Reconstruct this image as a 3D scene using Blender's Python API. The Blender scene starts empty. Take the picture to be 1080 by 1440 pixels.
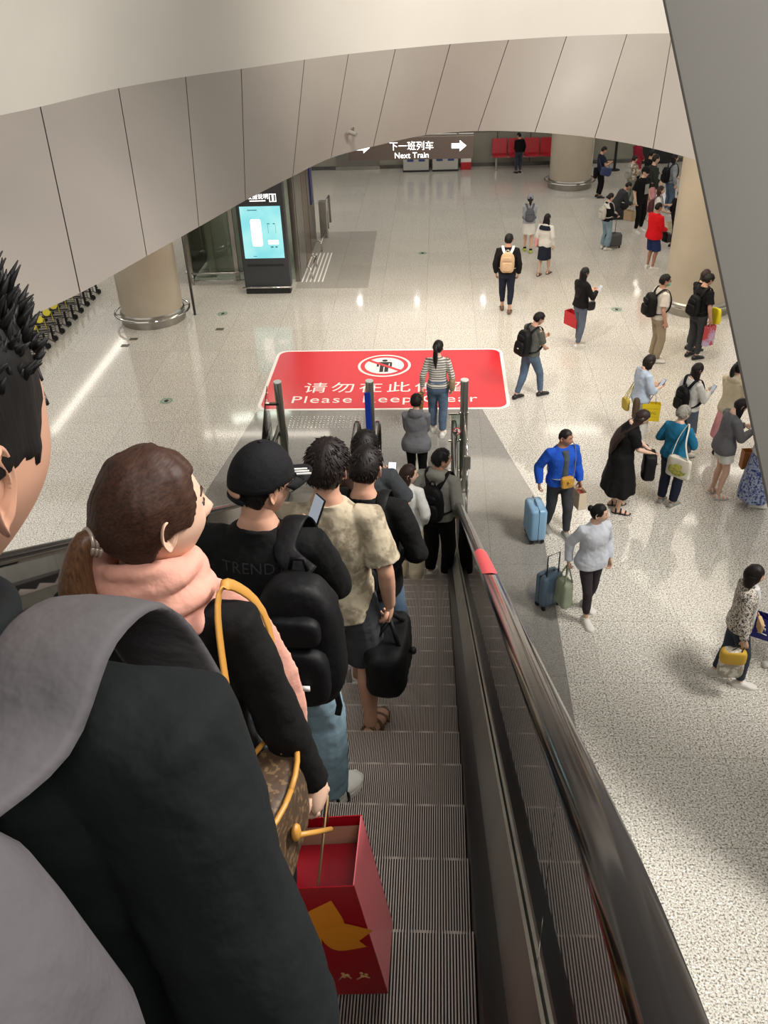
import bpy, bmesh, math, random
from math import sin, cos, pi, radians, sqrt, atan2, floor, ceil
from mathutils import Vector, Matrix, noise
from mathutils.bvhtree import BVHTree

# ------------------------------------------------------------------ camera, world, lights, exposure
SC = bpy.context.scene
COL = SC.collection
random.seed(7)

EYE = Vector((0.0, 0.0, 7.138))
FWD = Vector((-0.062165, 0.832958, -0.549834))
RGT = Vector((0.998066, 0.051733, -0.034471))
UPV = Vector((0.000269, 0.550913, 0.834562))
cam_data = bpy.data.cameras.new('camera')
cam = bpy.data.objects.new('camera', cam_data)
COL.objects.link(cam)
cam_data.sensor_fit = 'VERTICAL'
cam_data.sensor_height = 24.0
cam_data.lens = 1241.55 / 1440.0 * 24.0
cam_data.clip_start = 0.05
cam_data.clip_end = 200
cam.matrix_world = Matrix(((RGT.x, UPV.x, -FWD.x, EYE.x), (RGT.y, UPV.y, -FWD.y, EYE.y),
                           (RGT.z, UPV.z, -FWD.z, EYE.z), (0, 0, 0, 1)))
SC.camera = cam

vs = SC.view_settings
vs.view_transform = 'Standard'
vs.look = 'None'
vs.gamma = 1.0
vs.use_curve_mapping = False
vs.exposure = -0.2

world = bpy.data.worlds.new('upper_hall_light')
SC.world = world
world.use_nodes = True
world.node_tree.nodes['Background'].inputs[0].default_value = (1.0, 0.97, 0.93, 1)
WORLD_STRENGTH = 0.26
world.node_tree.nodes['Background'].inputs[1].default_value = WORLD_STRENGTH


def area(name, loc, aim, sx, sy, power, color=(1, 0.965, 0.92)):
    ld = bpy.data.lights.new(name, 'AREA')
    ld.shape = 'RECTANGLE'
    ld.size, ld.size_y, ld.energy, ld.color = sx, sy, power, color
    o = bpy.data.objects.new(name, ld)
    COL.objects.link(o)
    o.location = loc
    o.rotation_euler = (Vector(aim) - Vector(loc)).to_track_quat('-Z', 'Y').to_euler()
    return o


# added fill: broad lights below the lower hall ceiling, others high over the opening
HALL = 7.2      # watts per square metre of added fill light
for (lx, ly, sx, sy) in ((-10.0, 7, 7.5, 21), (9.8, 7, 7.5, 21), (0.0, 24.6, 27, 12.5)):
    area('hall_fill', (lx, ly, 4.12), (lx, ly, 0), sx, sy, HALL * sx * sy * (0.5 if sx < 20 else 0.36))
UPPER_POWER = 2700
area('upper_fill', (2.5, -3.0, 12.0), (1.0, 6, 3), 4, 3, 380)
area('upper_fill', (7.6, 4.6, 12.0), (3.0, 7.0, 0), 4, 3, 2500)
area('upper_fill', (2.2, 4.5, 13.0), (2.2, 4.6, 0), 5, 5, 200)
sd = bpy.data.lights.new('fascia_fill', 'SPOT')  # added spot to brighten fascia and parapet, stands for no fitting
sd.energy, sd.color, sd.spot_size, sd.spot_blend, sd.shadow_soft_size = UPPER_POWER, (1, 0.93, 0.85), radians(86), 1.0, 0.4
so_ = bpy.data.objects.new('fascia_fill', sd)
COL.objects.link(so_)
so_.location = (-1.0, 9.5, 10.5)
so_.rotation_euler = (Vector((2.5, 16.3, 5.0)) - Vector((-1.0, 9.5, 10.5))).to_track_quat('-Z', 'Y').to_euler()


# ------------------------------------------------------------------ materials
def lin(h):
    h = h.lstrip('#')
    o = []
    for i in (0, 2, 4):
        c = int(h[i:i + 2], 16) / 255
        o.append(c / 12.92 if c <= 0.04045 else ((c + 0.055) / 1.055) ** 2.4)
    return (o[0], o[1], o[2], 1)


class NT:
    def __init__(s, name):
        s.m = bpy.data.materials.new(name)
        s.m.use_nodes = True
        s.t = s.m.node_tree
        s.b = s.t.nodes['Principled BSDF']

    def n(s, kind, **kw):
        x = s.t.nodes.new(kind)
        for k, v in kw.items():
            if k.startswith('i_'):
                x.inputs[k[2:]].default_value = v
            else:
                setattr(x, k, v)
        return x

    def l(s, a, b):
        s.t.links.new(a, b)

    def coord(s, scale=(1, 1, 1), rot=(0, 0, 0), kind='Object'):
        tc = s.n('ShaderNodeTexCoord')
        mp = s.n('ShaderNodeMapping')
        mp.inputs['Scale'].default_value = scale
        mp.inputs['Rotation'].default_value = rot
        s.l(tc.outputs[kind], mp.inputs[0])
        return mp.outputs[0]

    def noise(s, co, scale, detail=2, rough=0.5):
        x = s.n('ShaderNodeTexNoise')
        x.inputs['Scale'].default_value = scale
        x.inputs['Detail'].default_value = detail
        x.inputs['Roughness'].default_value = rough
        s.l(co, x.inputs['Vector'])
        return x.outputs['Fac']

    def ramp(s, fac, stops, interp='LINEAR'):
        r = s.n('ShaderNodeValToRGB')
        r.color_ramp.interpolation = interp
        e = r.color_ramp.elements
        while len(e) > 1:
            e.remove(e[0])
        e[0].position, e[0].color = stops[0][0], stops[0][1]
        for p, c in stops[1:]:
            k = e.new(p)
            k.color = c
        s.l(fac, r.inputs[0])
        return r.outputs[0]

    def bump(s, h, strength, dist=0.01):
        b = s.n('ShaderNodeBump')
        b.inputs['Strength'].default_value = strength
        b.inputs['Distance'].default_value = dist
        s.l(h, b.inputs['Height'])
        s.l(b.outputs[0], s.b.inputs['Normal'])


def scl(c, k):
    return (min(1, c[0] * k), min(1, c[1] * k), min(1, c[2] * k), 1)


MATS = {}


def mat(name, hexc, rough=0.6, metal=0.0, kind='plain', h2=None, emit=0, spec=0.5, scale=1.0):
    key = (name, hexc, rough, metal, kind, h2, emit, scale)
    if key in MATS:
        return MATS[key]
    t = NT(name)
    c = lin(hexc)
    b = t.b
    b.inputs['Base Color'].default_value = c
    b.inputs['Roughness'].default_value = rough
    b.inputs['Metallic'].default_value = metal
    b.inputs['Specular IOR Level'].default_value = spec
    if kind == 'cloth':
        co = t.coord()
        f = t.noise(co, 9 * scale, 3)
        t.l(t.ramp(f, [(0.3, scl(c, 0.93)), (0.7, scl(c, 1.05))]), b.inputs['Base Color'])
        t.bump(t.noise(co, 14 * scale, 4), 0.45, 0.02)
        b.inputs['Specular IOR Level'].default_value = 0.25
    elif kind == 'denim':
        co = t.coord()
        f = t.noise(co, 5, 4)
        t.l(t.ramp(f, [(0.3, scl(c, 0.75)), (0.7, scl(c, 1.25))]), b.inputs['Base Color'])
        t.bump(t.noise(co, 16, 4), 0.35, 0.02)
    elif kind == 'blotch':
        co = t.coord()
        f = t.noise(co, 14 * scale, 4, 0.65)
        t.l(t.ramp(f, [(0.44, c), (0.53, lin(h2))]), b.inputs['Base Color'])
        t.bump(t.noise(co, 14, 4), 0.3, 0.02)
    elif kind == 'leopard':
        co = t.coord()
        f = t.noise(co, 30 * scale, 2, 0.5)
        t.l(t.ramp(f, [(0.47, c), (0.50, lin(h2)), (0.56, lin(h2)), (0.6, c)], 'CONSTANT'), b.inputs['Base Color'])
    elif kind == 'stripe':
        co = t.coord()
        w = t.n('ShaderNodeTexWave', bands_direction='Z')
        w.inputs['Scale'].default_value = 14 * scale
        w.inputs['Distortion'].default_value = 0.4
        t.l(co, w.inputs['Vector'])
        t.l(t.ramp(w.outputs['Fac'], [(0.62, c), (0.7, lin(h2))]), b.inputs['Base Color'])
    elif kind in ('hair', 'hairback'):
        co = t.coord((1, 1, 0.12) if kind == 'hair' else (0.8, 0.10, 1))
        f = t.noise(co, 230 * scale, 3)
        t.l(t.ramp(f, [(0.3, scl(c, 0.6)), (0.7, scl(c, 1.5))]), b.inputs['Base Color'])
        t.bump(f, 0.22, 0.003)
    elif kind == 'skin':
        co = t.coord()
        f = t.noise(co, 12, 3)
        t.l(t.ramp(f, [(0.3, scl(c, 0.92)), (0.7, scl(c, 1.06))]), b.inputs['Base Color'])
        b.inputs['Subsurface Weight'].default_value = 0.08
        b.inputs['Subsurface Radius'].default_value = (0.01, 0.004, 0.002)
    elif kind == 'steel':
        co = t.coord((1, 1, 1))
        f = t.noise(co, 3, 2)
        t.l(t.ramp(f, [(0.3, scl(c, 0.88)), (0.7, scl(c, 1.08))]), b.inputs['Base Color'])
    elif kind == 'stone':
        co = t.coord((1, 1, 1))
        f = t.noise(co, 1.3 * scale, 4)
        t.l(t.ramp(f, [(0.3, scl(c, 0.92)), (0.7, scl(c, 1.06))]), b.inputs['Base Color'])
    elif kind == 'monogram':
        co = t.coord()
        f = t.noise(co, 70, 1)
        t.l(t.ramp(f, [(0.56, c), (0.6, lin(h2))]), b.inputs['Base Color'])
    if emit:
        b.inputs['Emission Color'].default_value = c
        b.inputs['Emission Strength'].default_value = emit
    MATS[key] = t.m
    return t.m


def glass_mat(name, tint='#dfe8e2', gloss=0.9):
    if name in MATS:
        return MATS[name]
    t = NT(name)
    tr = t.n('ShaderNodeBsdfTransparent')
    tr.inputs[0].default_value = lin(tint)
    gl = t.n('ShaderNodeBsdfGlossy')
    gl.inputs['Roughness'].default_value = 0.02
    gl.inputs['Color'].default_value = (gloss, gloss, gloss, 1)
    fr = t.n('ShaderNodeFresnel')
    fr.inputs['IOR'].default_value = 1.52
    mx = t.n('ShaderNodeMixShader')
    t.l(fr.outputs[0], mx.inputs[0])
    t.l(tr.outputs[0], mx.inputs[1])
    t.l(gl.outputs[0], mx.inputs[2])
    t.l(mx.outputs[0], t.t.nodes['Material Output'].inputs[0])
    MATS[name] = t.m
    return t.m


def terrazzo(name, light, dark, fleck, tile, scale=54, rough=0.085, dx=0.0, dy=0.0):
    t = NT(name)
    tc = t.n('ShaderNodeTexCoord')
    g = tc.outputs['Object']
    n1 = t.noise(g, scale, 2, 0.6)
    n2 = t.noise(g, scale * 0.8, 1, 0.5)
    off = t.n('ShaderNodeVectorMath', operation='ADD')
    off.inputs[1].default_value = (3.7, 9.1, 0)
    t.l(g, off.inputs[0])
    n3 = t.noise(off.outputs[0], scale * 0.9, 1, 0.5)
    c1 = t.ramp(n1, [(0.38, lin(dark)), (0.49, lin(light)), (0.62, scl(lin(light), 1.16))])
    k = t.ramp(n3, [(0.60, (0, 0, 0, 1)), (0.66, (1, 1, 1, 1))])
    m1 = t.n('ShaderNodeMix', data_type='RGBA')
    t.l(k, m1.inputs[0])
    t.l(c1, m1.inputs[6])
    m1.inputs[7].default_value = lin(fleck)
    # tile joints and a slight tone change per slab
    br = t.n('ShaderNodeTexBrick')
    br.offset = 0.0
    br.inputs['Scale'].default_value = 1.0
    br.inputs['Mortar Size'].default_value = 0.006
    br.inputs['Brick Width'].default_value = tile
    br.inputs['Row Height'].default_value = tile
    br.inputs['Bias'].default_value = 0.0
    br.inputs['Color1'].default_value = (1.03, 1.03, 1.03, 1)
    br.inputs['Color2'].default_value = (0.95, 0.95, 0.95, 1)
    br.inputs['Mortar'].default_value = (0.78, 0.77, 0.75, 1)
    mp = t.n('ShaderNodeMapping')
    mp.inputs['Location'].default_value = (dx, dy, 0)
    t.l(g, mp.inputs[0])
    t.l(mp.outputs[0], br.inputs['Vector'])
    m2 = t.n('ShaderNodeMix', data_type='RGBA', blend_type='MULTIPLY')
    m2.inputs[0].default_value = 1.0
    t.l(m1.outputs[2], m2.inputs[6])
    t.l(br.outputs['Color'], m2.inputs[7])
    t.l(m2.outputs[2], t.b.inputs['Base Color'])
    t.b.inputs['Roughness'].default_value = rough
    t.b.inputs['Specular IOR Level'].default_value = 0.4
    return t.m


STEEL = mat('brushed_steel', '#a9a69f', 0.28, 1.0, 'steel')
STEEL_DARK = mat('dark_steel', '#6b6a67', 0.3, 1.0, 'steel')
CHROME = mat('polished_steel', '#c9c7c2', 0.12, 1.0)
BLACK = mat('black_rubber', '#141415', 0.35)
BLACK_MATTE = mat('black_plastic', '#1b1b1c', 0.55)
WHITE = mat('white_paint', '#eceae4', 0.5)


# ------------------------------------------------------------------ mesh collector
class MB:
    def __init__(s):
        s.v, s.f, s.m = [], [], []
        s.cur = 0

    def add(s, vs_, fs_):
        o = len(s.v)
        s.v.extend([Vector(p) for p in vs_])
        s.f.extend([tuple(i + o for i in f) for f in fs_])
        s.m.extend([s.cur] * len(fs_))
        return s

    def box(s, c, d, rot=None):
        c = Vector(c)
        R = rot or Matrix.Identity(3)
        vs_ = []
        for z in (-.5, .5):
            for x, y in ((-.5, -.5), (.5, -.5), (.5, .5), (-.5, .5)):
                vs_.append(c + R @ Vector((x * d[0], y * d[1], z * d[2])))
        return s.add(vs_, [(3, 2, 1, 0), (4, 5, 6, 7), (0, 1, 5, 4), (1, 2, 6, 5), (2, 3, 7, 6), (3, 0, 4, 7)])

    def loft(s, rings, caps=True, closed=True):
        n = len(rings[0])
        vs_ = [p for r in rings for p in r]
        fs_ = []
        for i in range(len(rings) - 1):
            for j in range(n if closed else n - 1):
                k = (j + 1) % n
                fs_.append((i * n + j, i * n + k, (i + 1) * n + k, (i + 1) * n + j))
        if caps and closed:
            fs_.append(tuple(range(n - 1, -1, -1)))
            fs_.append(tuple((len(rings) - 1) * n + j for j in range(n)))
        return s.add(vs_, fs_)

    def tube(s, pts, r, n=8, caps=True, flat=None, up=None):
        """round tube through pts; r is one radius or one per point; flat=(a,b) scales the two axes"""
        pts = [Vector(p) for p in pts]
        N = len(pts)
        rr = r if isinstance(r, (list, tuple)) else [r] * N
        T = []
        for i in range(N):
            d = pts[min(i + 1, N - 1)] - pts[max(i - 1, 0)]
            T.append(d.normalized() if d.length > 1e-9 else Vector((0, 0, 1)))
        ref = Vector(up) if up else (Vector((1, 0, 0)) if abs(T[0].x) < 0.8 else Vector((0, 1, 0)))
        rings = []
        a = None
        for i in range(N):
            if a is None or up:
                a = ref - T[i] * ref.dot(T[i])
            else:
                a = a - T[i] * a.dot(T[i])
            if a.length < 1e-6:
                a = T[i].orthogonal()
            a.normalize()
            b = T[i].cross(a)
            fa, fb = flat if flat else (1, 1)
            rings.append([pts[i] + a * (rr[i] * fa * cos(2 * pi * j / n)) + b * (rr[i] * fb * sin(2 * pi * j / n))
                          for j in range(n)])
        return s.loft(rings, caps)

    def cap_tube(s, p0, p1, r0, r1, n=14):
        """limb segment with rounded ends"""
        p0, p1 = Vector(p0), Vector(p1)
        d = (p1 - p0)
        L = d.length
        d = d / L if L > 1e-6 else Vector((0, 0, 1))
        pts, rr = [], []
        for k in (-1, -.8, -.45):
            pts.append(p0 + d * (r0 * k)); rr.append(max(r0 * sqrt(max(0, 1 - k * k)), r0 * .05))
        pts.append(p0); rr.append(r0)
        pts.append(p1); rr.append(r1)
        for k in (.45, .8, 1):
            pts.append(p1 + d * (r1 * k)); rr.append(max(r1 * sqrt(max(0, 1 - k * k)), r1 * .05))
        return s.tube(pts, rr, n)

    def ell(s, c, r, nu=16, nv=10, fn=None, R=None):
        c = Vector(c)
        vs_, fs_ = [], []
        for i in range(nv + 1):
            th = pi * i / nv
            for j in range(nu):
                ph = 2 * pi * j / nu
                d = Vector((sin(th) * sin(ph), sin(th) * cos(ph), cos(th)))
                p = fn(d) if fn else Vector((d.x * r[0], d.y * r[1], d.z * r[2]))
                if R:
                    p = R @ p
                vs_.append(c + p)
        for i in range(nv):
            for j in range(nu):
                k = (j + 1) % nu
                fs_.append((i * nu + j, (i + 1) * nu + j, (i + 1) * nu + k, i * nu + k))
        return s.add(vs_, fs_)

    def cyl(s, p0, p1, r, n=16, r2=None):
        return s.tube([p0, p1], [r, r if r2 is None else r2], n)

    def prism(s, poly, z0, z1):
        n = len(poly)
        vs_ = [(x, y, z0) for x, y in poly] + [(x, y, z1) for x, y in poly]
        fs_ = [tuple(range(n - 1, -1, -1)), tuple(range(n, 2 * n))]
        for i in range(n):
            j = (i + 1) % n
            fs_.append((i, j, n + j, n + i))
        return s.add(vs_, fs_)

    def torus(s, c, R_, r, n=48, m=8, a0=0, a1=2 * pi):
        c = Vector(c)
        full = abs(a1 - a0 - 2 * pi) < 1e-6
        N = n if full else n + 1
        rings = []
        for i in range(N):
            a = a0 + (a1 - a0) * i / n
            d = Vector((cos(a), sin(a), 0))
            rings.append([c + d * (R_ + r * cos(2 * pi * j / m)) + Vector((0, 0, r * sin(2 * pi * j / m)))
                          for j in range(m)])
        if full:
            rings.append(rings[0])
        return s.loft(rings, caps=not full)

    def map(s, fn):
        s.v = [Vector(fn(p)) for p in s.v]
        return s

    def build(s, name, mats, parent=None, smooth=True, bevel=0, sub=0, scale=1.0, offset=None, loc=None, rz=0, auto=False):
        me = bpy.data.meshes.new(name)
        off = Vector(offset) if offset is not None else Vector((0, 0, 0))
        me.from_pydata([tuple(p * scale - off) for p in s.v], [], s.f)
        me.validate()
        if not isinstance(mats, (list, tuple)):
            mats = [mats]
        for m_ in mats:
            me.materials.append(m_)
        if len(mats) > 1 and len(me.polygons) == len(s.m):
            me.polygons.foreach_set('material_index', s.m)
        bm = bmesh.new()
        bm.from_mesh(me)
        bmesh.ops.recalc_face_normals(bm, faces=bm.faces)
        bm.to_mesh(me)
        bm.free()
        if smooth:
            me.shade_smooth()
        o = bpy.data.objects.new(name, me)
        COL.objects.link(o)
        if parent is not None:
            o.parent = parent
        if loc is not None:
            o.location = loc
        o.rotation_euler.z = rz
        if bevel:
            b = o.modifiers.new('bevel', 'BEVEL')
            b.width = bevel
            b.segments = 2
            b.limit_method = 'ANGLE'
            b.angle_limit = radians(40)
        if sub:
            b = o.modifiers.new('sub', 'SUBSURF')
            b.levels = b.render_levels = sub
        if auto:
            me.set_sharp_from_angle(angle=radians(35))
        return o


def tag(o, label=None, cat=None, group=None, kind=None):
    if label: o['label'] = label
    if cat: o['category'] = cat
    if group: o['group'] = group
    if kind: o['kind'] = kind
    return o


def empty(name, loc, label=None, cat=None, group=None, rz=0):
    o = bpy.data.objects.new(name, None)
    o.empty_display_size = 0.1
    COL.objects.link(o)
    o.location = loc
    o.rotation_euler.z = rz
    return tag(o, label, cat, group)


def struct(o):
    o['kind'] = 'structure'
    return o


def copy_tree(o, parent=None):
    c = o.copy()
    COL.objects.link(c)
    if parent is not None:
        c.parent = parent
    for ch in list(o.children):
        copy_tree(ch, c)
    return c


def lettering(name, text, size, m, parent, loc, rot=(0, 0, 0), extrude=0.004, align='CENTER', sx=1.0, space=1.0):
    cu = bpy.data.curves.new(name, 'FONT')
    cu.body = text
    cu.size = size
    cu.extrude = extrude
    cu.align_x = align
    cu.align_y = 'CENTER'
    cu.space_character = space
    cu.resolution_u = 4
    cu.materials.append(m)
    t = bpy.data.objects.new(name + '_outline', cu)
    COL.objects.link(t)
    dg = bpy.context.evaluated_depsgraph_get()
    me = bpy.data.meshes.new_from_object(t.evaluated_get(dg))
    bpy.data.objects.remove(t)
    bpy.data.curves.remove(cu)
    me.name = name
    o = bpy.data.objects.new(name, me)
    COL.objects.link(o)
    o.parent = parent
    o.location = loc
    o.rotation_euler = rot
    o.scale = (sx, 1, 1)
    return o


def sstep(a, b, x):
    t = max(0.0, min(1.0, (x - a) / (b - a)))
    return t * t * (3 - 2 * t)


def catmull(P, n):
    """resample control points with a Catmull-Rom curve, n samples per span"""
    P = [Vector(p) for p in P]
    out = []
    for i in range(len(P) - 1):
        p0, p1, p2, p3 = P[max(i - 1, 0)], P[i], P[i + 1], P[min(i + 2, len(P) - 1)]
        for k in range(n):
            t = k / n
            out.append(0.5 * ((2 * p1) + (p2 - p0) * t + (2 * p0 - 5 * p1 + 4 * p2 - p3) * t * t
                              + (3 * p1 - p0 - 3 * p2 + p3) * t ** 3))
    out.append(P[-1])
    return out
# ------------------------------------------------------------------ the hall: floor, ceiling, fascia, parapet, walls
FLOOR_M = terrazzo('terrazzo_floor', '#cac5ba', '#716b62', '#efede8', 1.06, dx=0.28, dy=0.09)
GRANITE_M = terrazzo('grey_granite_floor', '#8c8983', '#6f6c66', '#a09d96', 1.06, scale=110, rough=0.07, dx=0.36)
STRIP_M = terrazzo('light_grey_granite', '#a8a49b', '#8f8b83', '#bdb9b0', 1.06, scale=110, rough=0.08, dx=0.36)
STONE = mat('beige_column_stone', '#b5aa98', 0.35, 0, 'stone')
FASCIA_M = mat('grey_fascia_panel', '#9b938a', 0.5, 0, 'stone', scale=0.4)
PARAPET_M = mat('warm_white_parapet', '#c3beb4', 0.55, 0, 'stone', scale=0.3)
JOINT_M = mat('panel_joint', '#57524b', 0.8)
CEIL_M = mat('lower_ceiling_white', '#a8a49b', 0.7)
WALL_M = mat('far_wall_stone', '#8f8c7f', 0.3, 0, 'stone')
PYLON_M = mat('grey_pylon_cladding', '#5b5853', 0.45, 0, 'stone', scale=0.4)

b = MB()
b.box((0, 15, -0.1), (30, 44, 0.2))
struct(b.build('floor', FLOOR_M, smooth=False))

# grey granite apron around the foot of the escalators
b = MB()
b.prism([(-3.59, 0.5), (1.44, 0.5), (1.46, 11.1), (1.13, 12.48), (0.76, 14.14), (-3.26, 14.14), (-3.41, 12.76), (-3.59, 11.4)], 0.0, 0.003)
struct(b.build('floor_apron', GRANITE_M, smooth=False))
b = MB()
b.prism([(-3.45, 20.6), (-1.7, 20.56), (-1.76, 25.33), (-3.6, 25.31)], 0.0, 0.003)
struct(b.build('floor_strip', STRIP_M, smooth=False))

# opening of the upper floor: lower edge of the fascia and foot of the parapet, one pair per panel joint
TOP = [(-5.2, -4), (-5.45, 0), (-5.6, 3.5), (-5.5, 6.5), (-5.15, 9.2), (-4.52, 10.69), (-4.01, 11.98), (-3.37, 12.86), (-2.74, 13.5),
       (-1.96, 14.33), (-1.36, 14.86), (-0.67, 15.32), (0.18, 15.77), (1.12, 16.11), (2.07, 16.35), (3.04, 16.37), (3.73, 16.25),
       (4.6, 15.7), (5.25, 14.4), (5.7, 12.0), (5.9, 8.5), (5.85, 4), (5.6, -4)]
BOT = [(-4.9, -4), (-4.95, -1), (-4.9, 2.0), (-4.7, 4.4), (-4.2, 6.9), (-3.6, 8.45), (-3.25, 9.63), (-2.92, 10.76), (-2.57, 11.98),
       (-2.12, 13.31), (-1.68, 14.49), (-1.07, 15.28), (-0.23, 16.11), (0.67, 16.34), (1.62, 16.11), (2.53, 15.5), (3.28, 14.57),
       (3.95, 13.2), (4.5, 11.4), (4.85, 9.0), (5.0, 6.0), (5.05, 1.5), (5.0, -4)]
ZB, ZT = 4.2, 5.6
NS = 8
topc = catmull([(x, y, ZT) for x, y in TOP], NS)
botc = catmull([(x, y, ZB) for x, y in BOT], NS)
fb = MB()
for i in range(len(TOP) - 1):
    seg = range(i * NS, (i + 1) * NS + 1)
    rows = []
    for k in range(5):
        u = k / 4
        row = []
        for q, j in enumerate(seg):
            p = botc[j].lerp(topc[j], u)
            if q == 0 and i:
                p = p.lerp(botc[j + 1].lerp(topc[j + 1], u), 0.045)
            if q == NS and i < len(TOP) - 2:
                p = p.lerp(botc[j - 1].lerp(topc[j - 1], u), 0.045)
            row.append(p)
        rows.append(row)
    fb.loft(rows, closed=False)
fb.cur = 1
out_b, out_t = [], []
cen = Vector((0.3, 6, 0))
def outward(p, d):
    v = Vector((p.x - cen.x, p.y - cen.y, 0)).normalized()
    return p + v * d
fb.loft([[outward(p, 0.03) for p in botc], [outward(p, 0.03) for p in topc]], closed=False)
fb.cur = 0
fb.loft([botc, [outward(p, 0.25) for p in botc]], closed=False)
struct(fb.build('wall_fascia', [FASCIA_M, JOINT_M]))

pb = MB()
pt = [p + Vector((0, 0, 1.15)) for p in topc]
pb.loft([[p + Vector((0, 0, 0.0)) for p in topc], pt], closed=False)
pb.loft([pt, [outward(p, 0.25) for p in pt]], closed=False)
pb.loft([[outward(p, 0.25) for p in pt], [outward(p, 0.25) for p in topc]], closed=False)
struct(pb.build('wall_parapet', PARAPET_M, auto=True))

def ring_slab(curve, z, rect):
    x0, x1, y0, y1 = rect
    mb = MB()
    inner = [Vector((p.x, p.y, z)) for p in curve]
    outer = []
    for p in inner:
        d = Vector((p.x - cen.x, p.y - cen.y, 0)).normalized()
        t = min([(x1 - cen.x) / d.x if d.x > 1e-6 else 1e9, (x0 - cen.x) / d.x if d.x < -1e-6 else 1e9,
                 (y1 - cen.y) / d.y if d.y > 1e-6 else 1e9, (y0 - cen.y) / d.y if d.y < -1e-6 else 1e9])
        outer.append(Vector((cen.x + d.x * t, cen.y + d.y * t, z)))
    # corners stay square
    for cx_, cy_ in ((x0, y1), (x1, y1)):
        k = min(range(len(outer)), key=lambda i: (outer[i].x - cx_) ** 2 + (outer[i].y - cy_) ** 2)
        outer[k] = Vector((cx_, cy_, z))
    mb.loft([inner, outer], closed=False)
    return mb

RECT = (-14.5, 14.5, -6.5, 33.6)
cb = ring_slab([outward(p, 0.2) for p in botc], ZB + 0.02, RECT)
struct(cb.build('ceiling', CEIL_M, smooth=False))
ub = ring_slab([outward(p, 0.2) for p in topc], ZT - 0.1, RECT)
struct(ub.build('floor_upper', PARAPET_M, smooth=False))
b = MB(); b.box((0, 33.35, 2.1), (29, 0.3, 4.2)); struct(b.build('wall_back', WALL_M, smooth=False))
b = MB(); b.box((-14.3, 13.4, 2.1), (0.3, 40, 4.2)); struct(b.build('wall_left', WALL_M, smooth=False))
b = MB(); b.box((14.3, 13.4, 2.1), (0.3, 40, 4.2)); struct(b.build('wall_right', WALL_M, smooth=False))
# panel joints and a low skirting on the far wall
b = MB()
for x in (-12, -10.2, -8.4, -6.6, 0.9, 2.05, 3.2, 7.0, 8.8, 10.6):
    b.box((x, 33.195, 2.1), (0.03, 0.02, 4.2))
b.box((0, 33.19, 1.15), (29, 0.02, 0.02))
struct(b.build('trim_1', JOINT_M, smooth=False))
b = MB(); b.box((0, 33.18, 0.06), (29, 0.04, 0.12)); struct(b.build('baseboard_back', STEEL_DARK, smooth=False))

# leaning pylon on the right, clad in grey sheet
e0, e1 = Vector((1.73, 8.0, 6.61)), Vector((2.60, 6.0, 3.21))
dv = (e1 - e0)
bot = e0 + dv * ((6.61 - 0.0) / 3.40)
tp = e0 + dv * ((6.61 - 11.0) / 3.40)
b = MB()
wv = Vector((1.0, -0.28, 0)).normalized() * 1.5
tv = Vector((0.28, 1.0, 0)).normalized() * 0.55
b.loft([[bot, bot + wv, bot + wv + tv, bot + tv], [tp, tp + wv, tp + wv + tv, tp + tv]])
struct(b.build('wall_pylon', PYLON_M, smooth=False, bevel=0.02))

# luminous cove ring on the lower ceiling beside the opening
COVE = mat('cove_light', '#fff3df', 0.5, emit=3.2)
i0, i1 = 9 * NS, 18 * NS
b = MB()
b.loft([[outward(p, 0.9) + Vector((0, 0, -0.0)) for p in botc[i0:i1]], [outward(p, 3.4) for p in botc[i0:i1]]], closed=False)
o = b.build('ceiling_light', COVE)
tag(o, 'wide glowing cove curving along the ceiling behind the fascia', 'light')
# linear light fittings
FIT = mat('lamp_diffuser', '#fff6e6', 0.5, emit=9.0)
for (x, y, w, d) in ((-10.7, 24.5, 0.22, 6.8), (3.6, 21.1, 1.5, 0.22), (3.7, 16.95, 0.8, 0.3), (5.6, 16.8, 0.6, 0.3), (6.95, 18.95, 1.2, 0.3),
                     (-4.75, 20.95, 3.6, 0.2), (7.2, 33.0, 0.25, 3.0), (8.0, 28.0, 0.25, 3.0)):
    r = empty('ceiling_light', (x, y, ZB + 0.02), 'linear ceiling light fitting with a glowing diffuser', 'light', 'linear ceiling lights')
    f = MB(); f.box((0, 0, -0.03), (w + 0.06, d + 0.06, 0.05)); f.build('frame', WHITE, r, smooth=False)
    f = MB(); f.box((0, 0, -0.06), (w, d, 0.02)); f.build('diffuser', FIT, r, smooth=False)

DOT = mat('downlight_lens', '#ffffff', 0.5, emit=120.0)
for i, x in enumerate((-2.9, -0.8, 1.6)):
    r = empty('downlight', (x, 31.2, ZB + 0.02), 'small round recessed downlight in the lower ceiling', 'light', 'round ceiling downlights')
    f = MB(); f.torus((0, 0, -0.012), 0.085, 0.014, 24, 6); f.build('rim', WHITE, r)
    f = MB(); f.tube([(0, 0, -0.012), (0, 0, -0.002)], 0.075, 20); f.build('lens', DOT, r, auto=True)

# ------------------------------------------------------------------ escalators
def smin(a, b, k):
    h = max(k - abs(a - b), 0) / k
    return min(a, b) - h * h * k * 0.25
def smax(a, b, k):
    return -smin(-a, -b, k)
def inc(y):
    """height of the line through the step noses"""
    return smin(5.40, smax(0.0, 5.53 - 0.577 * y, 0.5), 0.35)

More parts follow.
